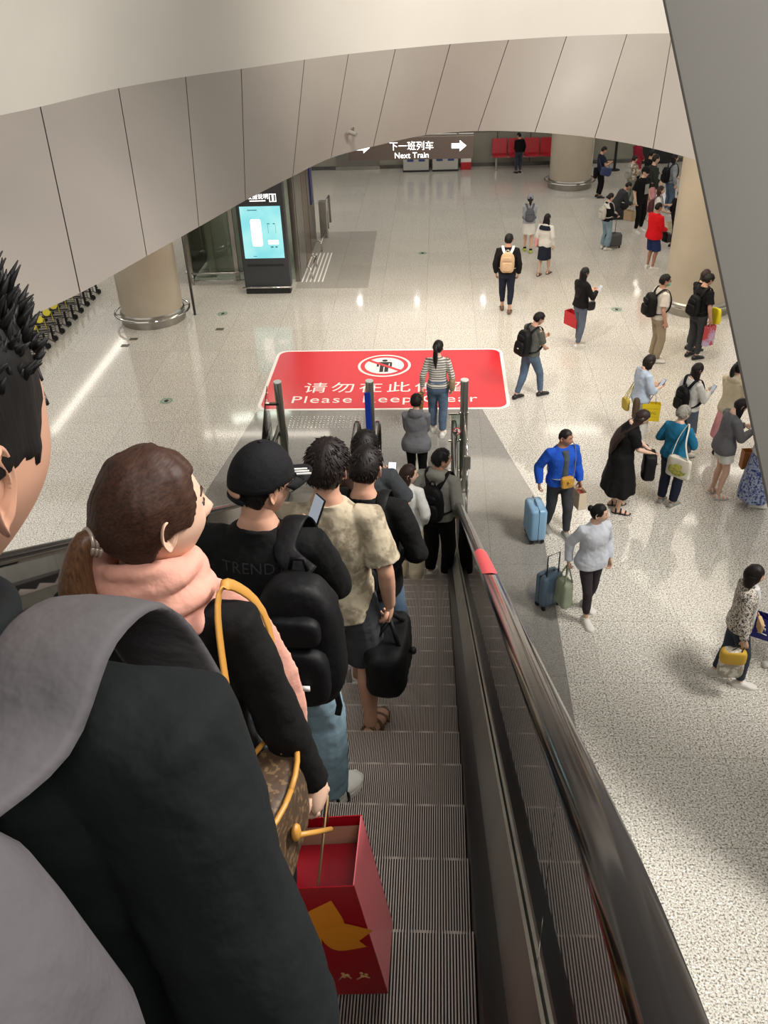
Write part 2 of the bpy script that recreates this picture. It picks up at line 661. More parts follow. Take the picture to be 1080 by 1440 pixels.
SKIRT = mat('black_skirt', '#232222', 0.45)
DECK = mat('deck_steel', '#b9b6ae', 0.32, 0.72, 'steel')
CLAD = mat('truss_cladding', '#8b887f', 0.35, 0.9, 'steel')
RUBBER = mat('black_handrail', '#221f1e', 0.12, spec=0.6)
GLASS = glass_mat('balustrade_glass')
CLEAT = mat('step_cleat', '#bfb1a7', 0.4, 0.1)
GROOVE = mat('step_groove', '#0b0a0a', 0.7)
STICK = mat('red_sticker', '#e0414a', 0.35)
STEP_D, STEP_Y0, HALF = 0.415, 1.497, 0.455
ys = [-2.5 + 0.12 * i for i in range(int((11.3 + 2.5) / 0.12) + 1)]
inc_ys = [y for i, y in enumerate(ys) if y < 1.2 or y > 8.4 or i % 4 == 0]

sm = MB()
sm.box((0, -STEP_D / 2, -0.06), (2 * HALF, STEP_D, 0.10))
sm.box((0, -0.012, -0.17), (2 * HALF, 0.016, 0.26))
sm.cur = 1
ncl = 101
for i in range(ncl):
    x = -HALF + 0.006 + (2 * HALF - 0.012) * i / (ncl - 1)
    sm.box((x, -STEP_D / 2, -0.006), (0.0042, STEP_D, 0.012))
    sm.box((x, 0.0, -0.14), (0.0042, 0.012, 0.27))
STEP_MESH = sm.build('step', [GROOVE, CLEAT], smooth=False)
STEP_DATA = STEP_MESH.data
bpy.data.objects.remove(STEP_MESH)

def hand_path():
    P = [(y, inc(y) + 1.0) for y in inc_ys if y < 11.2]
    yc, zc, r = 11.66, 0.66, 0.34
    for k in range(0, 13):
        a = pi / 2 - pi * k / 12
        P.append((yc + r * cos(a), zc + r * sin(a)))
    P.append((11.3, 0.32))
    P.append((10.9, 0.32))
    return P
HP = hand_path()

def escalator(cx, label, sticker):
    root = empty('escalator', (cx, 9.6, 0), label, 'escalator')
    off = (0, 9.6, 0)
    for k in range(-5, 23):
        y = STEP_Y0 + STEP_D * k
        if y > 10.0: break
        o = bpy.data.objects.new('step', STEP_DATA)
        COL.objects.link(o); o.parent = root
        o.location = (0, y - 9.6, inc(y))
    m = MB()
    m.box((0, 10.55, 0.01), (2 * HALF, 1.5, 0.02)); m.build('comb_plate', STEEL_DARK, root, False, offset=off)
    m = MB()
    m.box((0, -1.7, 5.40), (2 * HALF, 2.6, 0.03)); m.build('landing_plate', STEEL_DARK, root, False, offset=off)
    for sx in (-1, 1):
        def strip(name, prof, mt, closed=False, y0=-2.5, y1=11.3, **kw):
            rings = []
            for y in inc_ys:
                if y0 <= y <= y1:
                    z = inc(y)
                    rings.append([Vector((sx * u, y, z + h)) for u, h in prof])
            mb = MB(); mb.loft(rings, caps=closed, closed=closed)
            return mb.build(name, mt, root, offset=off, auto=True)
        strip('skirt_panel', [(0.457, -0.24), (0.457, 0.055), (0.47, 0.07), (0.512, 0.085)], SKIRT)
        strip('inner_deck', [(0.512, 0.085), (0.516, 0.098), (0.553, 0.262), (0.556, 0.29), (0.565, 0.29), (0.566, 0.25)], DECK)
        strip('outer_deck', [(0.584, 0.25), (0.585, 0.29), (0.60, 0.28), (0.645, 0.235), (0.65, 0.20), (0.65, 0.16)], DECK)
        # truss cladding down to 1 m below the deck or to the floor
        rings = []
        for y in inc_ys:
            if y > 11.3: continue
            z = inc(y)
            rings.append([Vector((sx * 0.648, y, z + 0.2)), Vector((sx * 0.648, y, max(0.0, z - 0.95))), Vector((sx * 0.40, y, max(0.0, z - 0.95)))])
        mb = MB(); mb.loft(rings, caps=False, closed=False); mb.build('truss_cladding', CLAD, root, offset=off, auto=True)
        # glass in lengths with open joints
        y = -2.4
        while y < 10.9:
            y2 = min(y + 1.75, 10.9)
            lo, hi = [], []
            n = 10
            for q in range(n + 1):
                yy = y + 0.004 + (y2 - y - 0.008) * q / n
                lo.append((yy, inc(yy) + 0.27)); hi.append((yy, inc(yy) + 0.975))
            mb = MB()
            for xx in (0.569, 0.581):
                mb.loft([[Vector((sx * xx, a, c)) for a, c in lo], [Vector((sx * xx, a, c)) for a, c in hi]], closed=False)
            mb.build('glass_panel', GLASS, root, False, offset=off)
            y = y2
        # rounded end panel inside the handrail loop
        poly = [(10.91, 0.27), (10.91, 0.975)] + [(11.66 + 0.31 * cos(pi / 2 - pi * k / 10), 0.66 + 0.31 * sin(pi / 2 - pi * k / 10)) for k in range(11)] + [(11.3, 0.27)]
        mb = MB()
        for xx in (0.569, 0.581):
            mb.add([(sx * xx, a, c) for a, c in poly], [tuple(range(len(poly)))])
        mb.build('glass_panel', GLASS, root, False, offset=off)
        mb = MB()
        mb.tube([(sx * 0.575, a, c) for a, c in HP], 1.0, 14, flat=(0.040, 0.026), up=(1, 0, 0))
        h = mb.build('handrail', RUBBER, root, offset=off)
        mb = MB()
        mb.tube([(sx * 0.575, a, c - 0.032) for a, c in HP], 1.0, 8, flat=(0.022, 0.016), up=(1, 0, 0))
        mb.build('handrail_guide', STEEL, root, offset=off)
        mb = MB()
        mb.tube([(sx * 0.575, 11.3, 0.2), (sx * 0.575, 11.3, 0.02)], 1.0, 12, flat=(0.075, 0.3), up=(1, 0, 0))
        mb.build('newel_base', STEEL, root, offset=off)
        if sticker and sx == 1:
            mb = MB()
            P = [3.08 + 0.06 * i for i in range(16)]
            for pr in [P]:
                rings = []
                for i, y in enumerate(pr):
                    w = 0.034 * (0.45 if i in (0, len(pr) - 1) else 1)
                    rings.append([Vector((sx * 0.575 + w * q / 4, y, inc(y) + 1.0 + 0.0285 * sqrt(max(0, 1 - (w * q / 4 / 0.041) ** 2)) * 1.155 + 0.0006)) for q in range(-4, 5)])
                mb.loft(rings, closed=False)
            mb.build('handrail_sticker', STICK, root, offset=off)
    return root

escalator(-0.35, 'escalator full of standing riders, descending along the right glass balustrade', True)
escalator(-1.805, 'empty neighbouring escalator hidden behind the row of riders on its left side', False)
b = MB()
b.loft([[Vector((-1.15, y, inc(y) + 0.235)), Vector((-1.005, y, inc(y) + 0.235))] for y in inc_ys if y < 11.3], closed=False)
struct(b.build('trim_2', CLAD))

# ------------------------------------------------------------------ barrier posts at the foot of the escalators
def post(name, x, label, height=1.82):
    r = empty(name, (x, 11.42, 0), label, 'post')
    m = MB(); m.tube([(0, 0, 0), (0, 0, height - .01), (0, 0, height)], [0.058, 0.058, 0.052], 24); m.build('tube', STEEL, r, auto=True)
    m = MB(); m.tube([(0, 0, 0), (0, 0, 0.03)], 0.09, 24); m.build('foot_plate', STEEL, r, auto=True)
    m = MB(); m.tube([(0, 0, height), (0, 0, height + 0.012)], [0.06, 0.055], 24); m.build('end_cap', WHITE, r, auto=True)
    return r
BLUE = mat('blue_sign_plate', '#1f3fb0', 0.35)
p1 = post('barrier_post', 0.36, 'tall steel post with a glass gate, right of the crowded escalator foot')
m = MB(); m.box((-0.1, -0.02, 1.30), (0.24, 0.02, 0.02)); m.box((-0.1, -0.02, 0.86), (0.24, 0.02, 0.02)); m.box((-0.1, -0.02, 0.35), (0.24, 0.02, 0.02)); m.build('cross_bar', CHROME, p1, False)
m = MB(); m.box((-0.10, -0.03, 0.84), (0.17, 0.008, 0.92)); m.build('glass_panel', GLASS, p1, False)
m = MB()
m.cur = 0; m.tube([(-0.1, -0.037, 1.03), (-0.1, -0.04, 1.03)], 0.062, 24)
m.cur = 1; m.tube([(-0.1, -0.04, 1.03), (-0.1, -0.042, 1.03)], 0.048, 24)
m.cur = 2; m.box((-0.1, -0.043, 1.025), (0.02, 0.002, 0.05)); m.tube([(-0.1, -0.042, 1.06), (-0.1, -0.044, 1.06)], 0.011, 12)
m.cur = 0; m.box((-0.1, -0.045, 1.03), (0.1, 0.002, 0.008), Matrix.Rotation(radians(40), 3, 'Y'))
m.build('warning_sticker', [mat('sign_red', '#c2272f', 0.4), WHITE, BLACK_MATTE], p1, False)
m = MB()
for z in (1.34, 0.9): 
    for x in (-0.06, 0.05): m.ell((x, -0.06, z), (0.022, 0.022, 0.022), 12, 8)
m.build('clamp', CHROME, p1)
m = MB(); m.box((0.03, -0.85, 0.98), (0.09, 0.05, 0.20)); m.build('control_box', STEEL, p1, False, bevel=0.008)
m = MB(); m.tube([(0.03, -0.85, 0.0), (0.03, -0.85, 0.9)], 0.016, 12); m.build('stem', CHROME, p1)
m = MB(); m.tube([(0.0, -0.03, 1.33), (0.03, -0.85, 1.08)], 0.012, 10); m.build('brace', CHROME, p1)
p2_ = post('barrier_post', -0.985, 'tall steel post carrying a narrow blue sign between the two escalators')
m = MB(); m.box((-0.03, -0.075, 1.22), (0.085, 0.02, 0.92)); m.build('sign_plate', BLUE, p2_, False, bevel=0.006)
m = MB(); m.box((-0.13, -0.07, 0.87), (0.1, 0.06, 0.12)); m.build('sensor_box', BLUE, p2_, False, bevel=0.012)
p3 = post('barrier_post', -2.30, 'tall steel post holding a curved glass fin, leftmost of the three posts')
m = MB()
pl = [(-0.05, 1.78), (-0.35, 1.62), (-0.75, 1.33), (-1.02, 1.05), (-1.1, 0.8), (-1.08, 0.35), (-1.05, 0.1), (-0.05, 0.1)]
for xx in (-0.15, -0.14):
    m.add([(xx, a, c) for a, c in pl], [tuple(range(len(pl)))])
m.build('glass_fin', GLASS, p3, False)
m = MB(); m.tube([(-0.145, a, c) for a, c in pl[:-1]], 0.006, 6); m.build('edge_seal', BLACK_MATTE, p3)
m = MB()
for z in (0.4, 1.5): m.box((-0.08, -0.05, z), (0.15, 0.05, 0.03))
m.build('clamp', CHROME, p3, False)

# ------------------------------------------------------------------ red floor mat
def rrect(w, d, r, n=8):
    P = []
    for cx_, cy_, a0 in ((w / 2 - r, d / 2 - r, 0), (-w / 2 + r, d / 2 - r, pi / 2), (-w / 2 + r, -d / 2 + r, pi), (w / 2 - r, -d / 2 + r, 1.5 * pi)):
        for k in range(n + 1):
            a = a0 + pi / 2 * k / n
            P.append((cx_ + r * cos(a), cy_ + r * sin(a)))
    return P
RED = mat('red_mat_vinyl', '#d5202c', 0.22)
MATW = mat('mat_white_print', '#f3e9e4', 0.3)
mroot = empty('floor_mat', (-1.01, 15.47, 0.001), 'large red floor sticker with white border and keep-clear writing', 'floor sticker')
m = MB(); m.prism(rrect(4.56, 2.70, 0.22), 0, 0.003); m.build('border', MATW, mroot, False)
m = MB(); m.prism(rrect(4.44, 2.58, 0.19), 0.001, 0.005); m.build('field', RED, mroot, False)
icon = empty('prohibition_sign', (-0.06, 0.55, 0.005)); icon.parent = mroot
m = MB(); m.prism([(0.52 * cos(2 * pi * k / 48), 0.52 * sin(2 * pi * k / 48)) for k in range(48)], 0, 0.002); m.build('disc', MATW, icon, False)
m = MB()
n = 48
m.add([(0.47 * cos(2 * pi * k / n), 0.47 * sin(2 * pi * k / n), 0.003) for k in range(n)] + [(0.385 * cos(2 * pi * k / n), 0.385 * sin(2 * pi * k / n), 0.003) for k in range(n)],
      [(k, (k + 1) % n, n + (k + 1) % n, n + k) for k in range(n)])
m.box((0, 0, 0.006), (0.80, 0.075, 0.001), Matrix.Rotation(radians(-38), 3, 'Z'))
m.build('ring', RED, icon, False)
m = MB()
m.prism([(0.055 * cos(2 * pi * k / 20), 0.235 + 0.055 * sin(2 * pi * k / 20)) for k in range(20)], 0.002, 0.004)
m.prism([(-0.12, 0.165), (0.12, 0.165), (0.15, 0.14), (0.15, -0.05), (0.105, -0.05), (0.105, 0.10), (0.085, 0.10), (0.085, -0.30), (0.01, -0.30), (0.01, -0.06), (-0.01, -0.06),
         (-0.01, -0.30), (-0.085, -0.30), (-0.085, 0.10), (-0.105, 0.10), (-0.105, -0.05), (-0.15, -0.05), (-0.15, 0.14)], 0.002, 0.004)
m.build('figure', BLACK_MATTE, icon, False)
lettering('lettering', '请勿在此停留', 0.47, MATW, mroot, (0.0, -0.46, 0.005), space=1.22, extrude=0.001)
lettering('lettering', 'Please Keep Clear', 0.40, MATW, mroot, (0.0, -0.94, 0.005), space=1.12, extrude=0.001, sx=1.02)

# tactile studs in front of the mat, counted rows
m = MB()
for i in range(44):
    for j in range(6):
        x = -2.6 + i * 0.0665
        if -1.30 < x < -0.88: continue
        m.tube([(x, 13.47 + j * 0.08, 0.002), (x, 13.47 + j * 0.08, 0.008)], [0.018, 0.012], 8)
o = m.build('tactile_studs', CHROME, None, auto=True)
tag(o, 'rows of steel tactile studs between the red mat and the escalators', 'tactile paving', kind='stuff')
m = MB()
for i in range(6):
    m.box((-3.35 + i * 0.10, 22.2, 0.006), (0.035, 2.3, 0.008))
tag(m.build('tactile_bars', WHITE, None, False), 'strip of steel guide bars leading into the glass lift', 'tactile paving', kind='stuff')
# ------------------------------------------------------------------ hanging sign
SIGN = mat('sign_face', '#4a4340', 0.4)
LIT = mat('sign_lit_white', '#ffffff', 0.5, emit=1.8)
sg = empty('hanging_sign', (-0.60, 20.0, 3.02), 'long dark hanging sign with white arrows pointing to the next train', 'sign', rz=radians(-1))
m = MB(); m.box((0, 0, 0.23), (2.66, 0.14, 0.46)); m.build('panel', SIGN, sg, False, bevel=0.01)
m = MB(); m.box((0, 0, 0.475), (2.66, 0.10, 0.03)); m.build('top_rail', STEEL, sg, False)
m = MB()
for x in (-1.0, 1.0): m.tube([(x, 0, 0.48), (x, 0, 1.19)], 0.02, 10)
m.build('hanger', STEEL, sg)
lettering('lettering', '下一班列车', 0.19, LIT, sg, (0.02, -0.073, 0.265), (pi / 2, 0, 0))
lettering('lettering', 'Next Train', 0.165, LIT, sg, (0.02, -0.073, 0.085), (pi / 2, 0, 0))
for x in (-1.03, 1.02):
    m = MB()
    a = [(-0.15, -0.05), (0.02, -0.05), (0.02, -0.11), (0.16, 0.0), (0.02, 0.11), (0.02, 0.05), (-0.15, 0.05)]
    m.prism(a, 0, 0.004)
    m.map(lambda p: (p.x + x, -0.072 - p.z, p.y + 0.26))
    m.build('arrow', LIT, sg, False)

# ------------------------------------------------------------------ information kiosk
KIOSK = mat('kiosk_graphite', '#35373a', 0.4)
kk = empty('information_kiosk', (-4.05, 20.35, 0), 'dark free-standing kiosk with a glowing turquoise screen', 'kiosk')
m = MB(); m.box((0, 0.06, 1.35), (1.10, 0.26, 2.42)); m.build('body', KIOSK, kk, False, bevel=0.015)
m = MB(); m.box((0, 0.04, 0.07), (1.06, 0.24, 0.14)); m.build('plinth', BLACK_MATTE, kk, False)
t = NT('kiosk_screen')
co = t.coord()
gr = t.n('ShaderNodeTexNoise'); gr.inputs['Scale'].default_value = 1.6
t.l(co, gr.inputs['Vector'])
c_ = t.ramp(gr.outputs['Fac'], [(0.35, lin('#7fdce4')), (0.7, lin('#b4f2f0'))])
t.b.inputs['Base Color'].default_value = (0.02, 0.05, 0.05, 1)
t.l(c_, t.b.inputs['Emission Color']); t.b.inputs['Emission Strength'].default_value = 1.15
t.b.inputs['Roughness'].default_value = 0.15
m = MB(); m.box((0, -0.075, 1.44), (0.93, 0.012, 1.18)); scr = m.build('screen', t.m, kk, False)
SCW = mat('screen_white', '#ffffff', 0.4, emit=1.6)
SCD = mat('screen_dark_mark', '#3f8f98', 0.4)
m = MB()
m.prism(rrect(0.24, 0.62, 0.05), 0, 0.002); m.map(lambda p: (p.x - 0.13, -0.083 - p.z, p.y + 1.44)); m.build('screen_picture', SCW, scr, False)
m = MB()
m.prism(rrect(0.24, 0.10, 0.02), 0, 0.002); m.map(lambda p: (p.x + 0.24, -0.083 - p.z, p.y + 1.22)); m.build('screen_picture', SCW, scr, False)
m = MB()
for (x, z, w, h) in ((-0.18, 1.95, 0.22, 0.018), (-0.22, 0.90, 0.08, 0.012), (0.2, 1.11, 0.06, 0.03), (0.3, 1.11, 0.05, 0.03), (0.16, 1.64, 0.06, 0.02), (0.29, 1.64, 0.05, 0.02), (0.145, 1.52, 0.006, 0.2), (0.32, 1.52, 0.006, 0.2)):
    m.box((x, -0.084, z), (w, 0.002, h))
m.build('screen_text', SCD, scr, False)
lettering('lettering', '设施说明', 0.125, LIT, kk, (-0.02, -0.073, 2.235), (pi / 2, 0, 0))
m = MB(); m.box((-0.03, -0.074, 2.15), (0.36, 0.003, 0.022)); m.build('lettering_line', LIT, kk, False)
m = MB()
for (x, z, w, h) in ((0.32, 2.29, 0.15, 0.014), (0.32, 2.13, 0.15, 0.014), (0.25, 2.21, 0.014, 0.17), (0.39, 2.21, 0.014, 0.17), (0.325, 2.21, 0.045, 0.12)):
    m.box((x, -0.074, z), (w, 0.003, h))
m.build('pictogram', LIT, kk, False)
m = MB(); m.box((0, -0.072, 0.68), (0.85, 0.01, 0.05)); m.build('speaker_slot', BLACK_MATTE, kk, False)
m = MB(); m.tube([(-0.6, -0.14, 0.17), (0.6, -0.14, 0.17)], 0.022, 10); m.build('bumper_rail', CHROME, kk)

# ------------------------------------------------------------------ glass lift shaft behind the kiosk
LG = glass_mat('lift_glass', '#e6eee8')
area('lift_fill', (-4.9, 21.6, 3.9), (-5.2, 22.4, 0), 1.6, 0.8, 60)  # added fill to lighten the inside of the glass lift
el = empty('glass_lift', (-4.75, 22.6, 0), 'glass lift enclosure with steel frame behind the turquoise kiosk', 'lift')
for (x, y, w, d) in ((-1.35, -1.45, .12, .12), (-1.35, 0.2, .12, .12), (-1.35, 1.9, .12, .12), (1.3, -1.45, .12, .12), (1.3, 1.9, .12, .12), (-0.9, -1.0, .14, .14), (-0.2, -1.45, .10, .08)):
    m = MB(); m.box((x, y, 2.1), (w, d, 4.2)); m.build('frame_post', STEEL, el, False)
m = MB(); m.box((-0.02, -1.45, 2.1), (2.6, 0.015, 4.1)); m.build('glass_wall', LG, el, False)
m = MB(); m.box((-1.35, 0.2, 2.1), (0.015, 3.3, 4.1)); m.build('glass_wall', LG, el, False)
m = MB(); m.box((1.33, -0.75, 2.1), (0.06, 1.1, 4.1)); m.build('side_panel', STEEL, el, False)
m = MB(); m.box((1.34, 0.25, 1.2), (0.05, 0.9, 2.4)); m.build('door', mat('bronze_lift_door', '#8b7767', 0.3, 0.8), el, False)
m = MB(); m.box((1.34, 1.3, 2.1), (0.06, 1.1, 4.1)); m.build('side_panel', STEEL, el, False)
m = MB(); m.box((1.38, 1.35, 1.95), (0.04, 0.30, 1.6)); m.build('blue_sign', mat('dark_blue_sign', '#27306e', 0.4), el, False)
m = MB(); m.box((1.39, 0.15, 2.55), (0.05, 0.30, 0.24)); m.build('floor_display', mat('lift_display', '#bfe9ff', 0.4, emit=1.6), el, False)
m = MB()
m.box((-0.3, 0.2, 1.15), (1.4, 1.9, 2.2)); 
m.build('cabin', mat('lift_cabin', '#a5a398', 0.4, 0.1), el, False)
m = MB(); m.tube([(-1.3, -1.62, 0.28), (0.2, -1.62, 0.28)], 0.025, 8); m.tube([(-1.3, -1.62, 0.10), (0.2, -1.62, 0.10)], 0.02, 8)
for x in (-1.28, 0.1): m.tube([(x, -1.62, 0.0), (x, -1.62, 0.28)], 0.02, 8)
m.tube([(-1.45, -1.55, 0.28), (-1.45, 1.9, 0.28)], 0.025, 8)
m.build('kick_rail', CHROME, el)
m = MB()
for x, y in ((1.62, -1.3), (1.62, -0.4), (1.62, 0.9)):
    m.tube([(x, y, 0.0), (x, y, 0.25), (x - 0.1, y, 0.3)], 0.022, 8)
m.tube([(1.62, -1.5, 0.25), (1.62, -0.3, 0.25)], 0.022, 8); m.tube([(1.62, 0.75, 0.25), (1.62, 1.9, 0.25)], 0.022, 8)
m.build('guard_rail', CHROME, el)
m = MB(); m.box((1.55, 2.2, 0.5), (0.2, 0.2, 1.0)); m.build('call_post', STEEL, el, False, bevel=0.01)
m = MB(); m.tube([(1.55, 3.1, 0), (1.55, 3.1, 0.75), (1.55, 3.75, 0.75), (1.55, 3.75, 0)], 0.035, 10); m.build('side_rail', STEEL, el)

# ------------------------------------------------------------------ columns with steel skirting and bumper ring
def column(x, y, r, a0=0, a1=2 * pi):
    c = empty('column', (x, y, 0)); c['kind'] = 'structure'
    m = MB(); m.tube([(0, 0, 0.26), (0, 0, 4.2)], r, 64); m.build('shaft', STONE, c, auto=True)
    m = MB(); m.tube([(0, 0, 0), (0, 0, 0.24), (0, 0, 0.27)], [r + 0.03, r + 0.03, r], 64); m.build('steel_skirting', STEEL, c, auto=True)
    m = MB(); m.torus((0, 0, 0.22), r + 0.14, 0.025, 64)
    for k in range(6):
        a = k * pi / 3 + 0.4
        m.tube([((r + 0.02) * cos(a), (r + 0.02) * sin(a), 0.2), ((r + 0.14) * cos(a), (r + 0.14) * sin(a), 0.22)], 0.015, 8)
    m.build('bumper_ring', CHROME, c, auto=True)
column(-6.42, 18.75, 0.68)
column(5.62, 19.0, 0.70)
column(4.22, 30.0, 0.66)
m = MB(); m.tube([(-5.53, 18.95, 0), (-5.53, 18.95, 4.2)], 0.03, 12)
tag(m.build('drain_pipe', STEEL_DARK), 'slim dark pipe standing close beside the left stone column', 'pipe')

# ------------------------------------------------------------------ luggage trolleys nested in a row
YEL = mat('yellow_disc', '#e8d93a', 0.4)
def trolley(loc, rz, label, group):
    r = empty('luggage_trolley', loc, label, 'trolley', group, rz)
    m = MB()
    for sx in (-1, 1):
        m.tube([(sx * 0.26, 0.42, 0.07), (sx * 0.26, 0.30, 0.16), (sx * 0.27, -0.38, 0.22), (sx * 0.27, -0.50, 0.98), (sx * 0.24, -0.53, 1.03)], 0.016, 8)
    m.tube([(-0.26, 0.30, 0.16), (0.26, 0.30, 0.16)], 0.013, 8)
    for y in (0.15, -0.05, -0.25): m.tube([(-0.265, y, 0.18), (0.265, y, 0.18)], 0.010, 6)
    for x in (-0.13, 0, 0.13): m.tube([(x, 0.3, 0.165), (x, -0.38, 0.225), (x, -0.46, 0.70)], 0.008, 6)
    m.tube([(-0.27, -0.46, 0.70), (0.27, -0.46, 0.70)], 0.012, 8)
    m.build('frame', STEEL_DARK, r)
    m = MB(); m.tube([(-0.25, -0.53, 1.03), (0.25, -0.53, 1.03)], 0.022, 10); m.build('handle', BLACK_MATTE, r)
    m = MB(); m.tube([(-0.2, -0.46, 0.60), (0.2, -0.46, 0.60), (0.2, -0.26, 0.62), (-0.2, -0.26, 0.62), (-0.2, -0.46, 0.6)], 0.008, 6); m.build('basket', CHROME, r)
    for sx in (-1, 1):
        m = MB(); m.tube([(sx * 0.26 - 0.02, -0.40, 0.07), (sx * 0.26 + 0.02, -0.40, 0.07)], 0.07, 16); m.build('wheel', BLACK, r, auto=True)
    m = MB(); m.tube([(-0.02, 0.42, 0.06), (0.02, 0.42, 0.06)], 0.06, 16); m.box((0, 0.38, 0.2), (0.05, 0.05, 0.32)); m.build('wheel', BLACK, r, auto=True)
    m = MB(); m.cur = 0
    nv_ = Vector((.80, .15, .58)).normalized(); q_ = Vector((0.22, -0.26, 0.66)); m.tube([q_ - nv_ * .008, q_ + nv_ * .008], 0.10, 20); m.build('disc', WHITE, r, auto=True)
    m = MB(); q_ = Vector((0.12, 0.02, 0.42)); m.tube([q_ - nv_ * .008, q_ + nv_ * .008], 0.08, 20); m.tube([(0.08, 0.11, 0.42), (0.08, 0.12, 0.16)], 0.01, 6); m.build('disc', YEL, r, auto=True)
    return r
N_T = 11
for i in range(N_T):
    u = i / (N_T - 1)
    lab = 'steel luggage trolley nested in the row beside the left stone column'
    trolley((-8.62 - 0.02 * u, 16.1 + 4.2 * u, 0), radians(-68), lab, 'nested luggage trolleys')

# ------------------------------------------------------------------ far wall furniture
SEAT = mat('red_seat', '#b4202d', 0.35)
bench = empty('waiting_bench', (2.95, 32.7, 0), 'four-seat red waiting bench standing against the far wall', 'bench')
m = MB(); m.box((0, 0, 0.40), (2.3, 0.06, 0.06)); m.build('beam', STEEL, bench, False)
for x in (-0.95, 0.95):
    m = MB(); m.box((x, 0, 0.2), (0.06, 0.06, 0.4)); m.box((x, 0, 0.02), (0.08, 0.5, 0.03)); m.build('leg', STEEL, bench, False)
for i in range(4):
    x = -0.84 + i * 0.56
    m = MB(); m.box((x, -0.06, 0.46), (0.52, 0.46, 0.06)); m.build('seat', SEAT, bench, False, bevel=0.02)
    m = MB(); m.box((x, 0.19, 0.72), (0.52, 0.06, 0.50), Matrix.Rotation(radians(-10), 3, 'X')); m.build('backrest', SEAT, bench, False, bevel=0.02)
m = MB(); m.box((-2.9, 33.17, 1.3), (1.5, 0.08, 2.6)); o = m.build('door_1', mat('grey_door', '#6f6d66', 0.4), None, False); struct(o)
m = MB(); m.box((-2.9, 33.10, 0.06), (1.6, 0.08, 0.12)); struct(m.build('door_2', CHROME, None, False))
BINB = mat('bin_blue_panel', '#2c3f7d', 0.4)
for i, x in enumerate((-0.80, 0.22)):
    r = empty('recycling_bin', (x, 32.75, 0), ('grey recycling bin with two blue slots, nearer the door' if i == 0 else 'grey recycling bin with two blue slots, nearer the red notice stand'), 'bin', 'recycling bins at the far wall')
    m = MB(); m.box((0, 0, 0.55), (0.9, 0.42, 1.1)); m.build('body', mat('bin_grey', '#b9b7b0', 0.4, 0.2), r, False, bevel=0.02)
    m = MB()
    for q in (-0.2, 0.2): m.box((q, -0.215, 0.66), (0.22, 0.01, 0.62))
    m.build('slot_panel', BINB, r, False)
    m = MB(); m.box((0, -0.01, 0.03), (0.92, 0.45, 0.06)); m.build('plinth', BLACK_MATTE, r, False)
r = empty('notice_stand', (0.95, 32.8, 0), 'small red and white notice stand beside the recycling bins', 'notice stand')
m = MB(); m.box((0, 0, 0.12), (0.36, 0.22, 0.24)); m.build('base', SEAT, r, False, bevel=0.01)
m = MB(); m.box((0, 0.0, 0.62), (0.36, 0.05, 0.80)); m.build('board', WHITE, r, False, bevel=0.005)
m = MB(); m.box((0, -0.028, 0.66), (0.26, 0.006, 0.03)); m.box((0, -0.028, 0.95), (0.34, 0.006, 0.10)); m.build('print', SEAT, r, False)

# right background: stanchion, screen on a dark stand, white frame over a passage
r = empty('belt_stanchion', (6.0, 32.1, 0), 'black belt stanchion on a round foot behind the man in navy', 'stanchion')
m = MB(); m.tube([(0, 0, 0), (0, 0, 0.025), (0, 0, 0.04)], [0.19, 0.19, 0.05], 24); m.build('foot', BLACK_MATTE, r, auto=True)
m = MB(); m.tube([(0, 0, 0.03), (0, 0, 1.5)], 0.045, 14); m.build('tube', BLACK_MATTE, r, auto=True)
m = MB(); m.tube([(0, 0, 1.5), (0, 0, 1.58)], 0.06, 14); m.build('head', BLACK, r, auto=True)
r = empty('display_stand', (7.6, 33.0, 0), 'black display stand with a lit screen at the back right', 'display')
m = MB(); m.box((0, 0, 0.75), (1.2, 0.2, 1.5)); m.build('body', BLACK_MATTE, r, False, bevel=0.01)
m = MB(); m.box((0.1, -0.11, 1.15), (0.8, 0.01, 0.5)); m.build('screen', mat('far_screen', '#cfd4e6', 0.4, emit=1.0), r, False)
m = MB(); m.box((5.35, 33.14, 1.5), (0.12, 0.08, 3.0)); m.box((6.4, 33.14, 2.95), (2.2, 0.08, 0.12)); struct(m.build('trim_3', WHITE, None, False))

# floor fittings: cover plates and little round arrow stickers
for (x, y, lab) in ((-6.54, 17.55, 'small dark floor cover plate nearest the left column'), (-6.62, 17.20, 'small dark floor cover plate farther from the left column'),
                    (-4.77, 18.05, 'small dark floor cover plate in front of the lift enclosure')):
    m = MB(); m.box((x, y, 0.002), (0.17, 0.13, 0.004)); tag(m.build('floor_cover', mat('dark_cover', '#5b554b', 0.4), None, False), lab, 'cover plate')
STG = mat('green_sticker', '#7c9a86', 0.4)
for (x, y, lab) in ((-5.04, 14.55, 'round floor sticker on the open terrazzo left of the red mat'), (-4.9, 18.99, 'round floor sticker before the lift enclosure'),
                    (-0.43, 23.2, 'small floor sticker on the terrazzo beside the grey strip'), (3.9, 18.9, 'round floor sticker left of the right column')):
    r = empty('floor_sticker', (x, y, 0), lab, 'sticker')
    n = 24
    m = MB(); m.add([(0.12 * cos(2 * pi * k / n), 0.12 * sin(2 * pi * k / n), 0.003) for k in range(n)] + [(0.07 * cos(2 * pi * k / n), 0.07 * sin(2 * pi * k / n), 0.003) for k in range(n)],
                    [(k, (k + 1) % n, n + (k + 1) % n, n + k) for k in range(n)])
    m.build('ring', STG, r, False)
    m = MB(); m.prism([(-0.03, -0.05), (0.03, -0.05), (0.03, 0), (0.06, 0), (0, 0.06), (-0.06, 0), (-0.03, 0)], 0.001, 0.003); m.build('arrow', BLACK_MATTE, r, False)
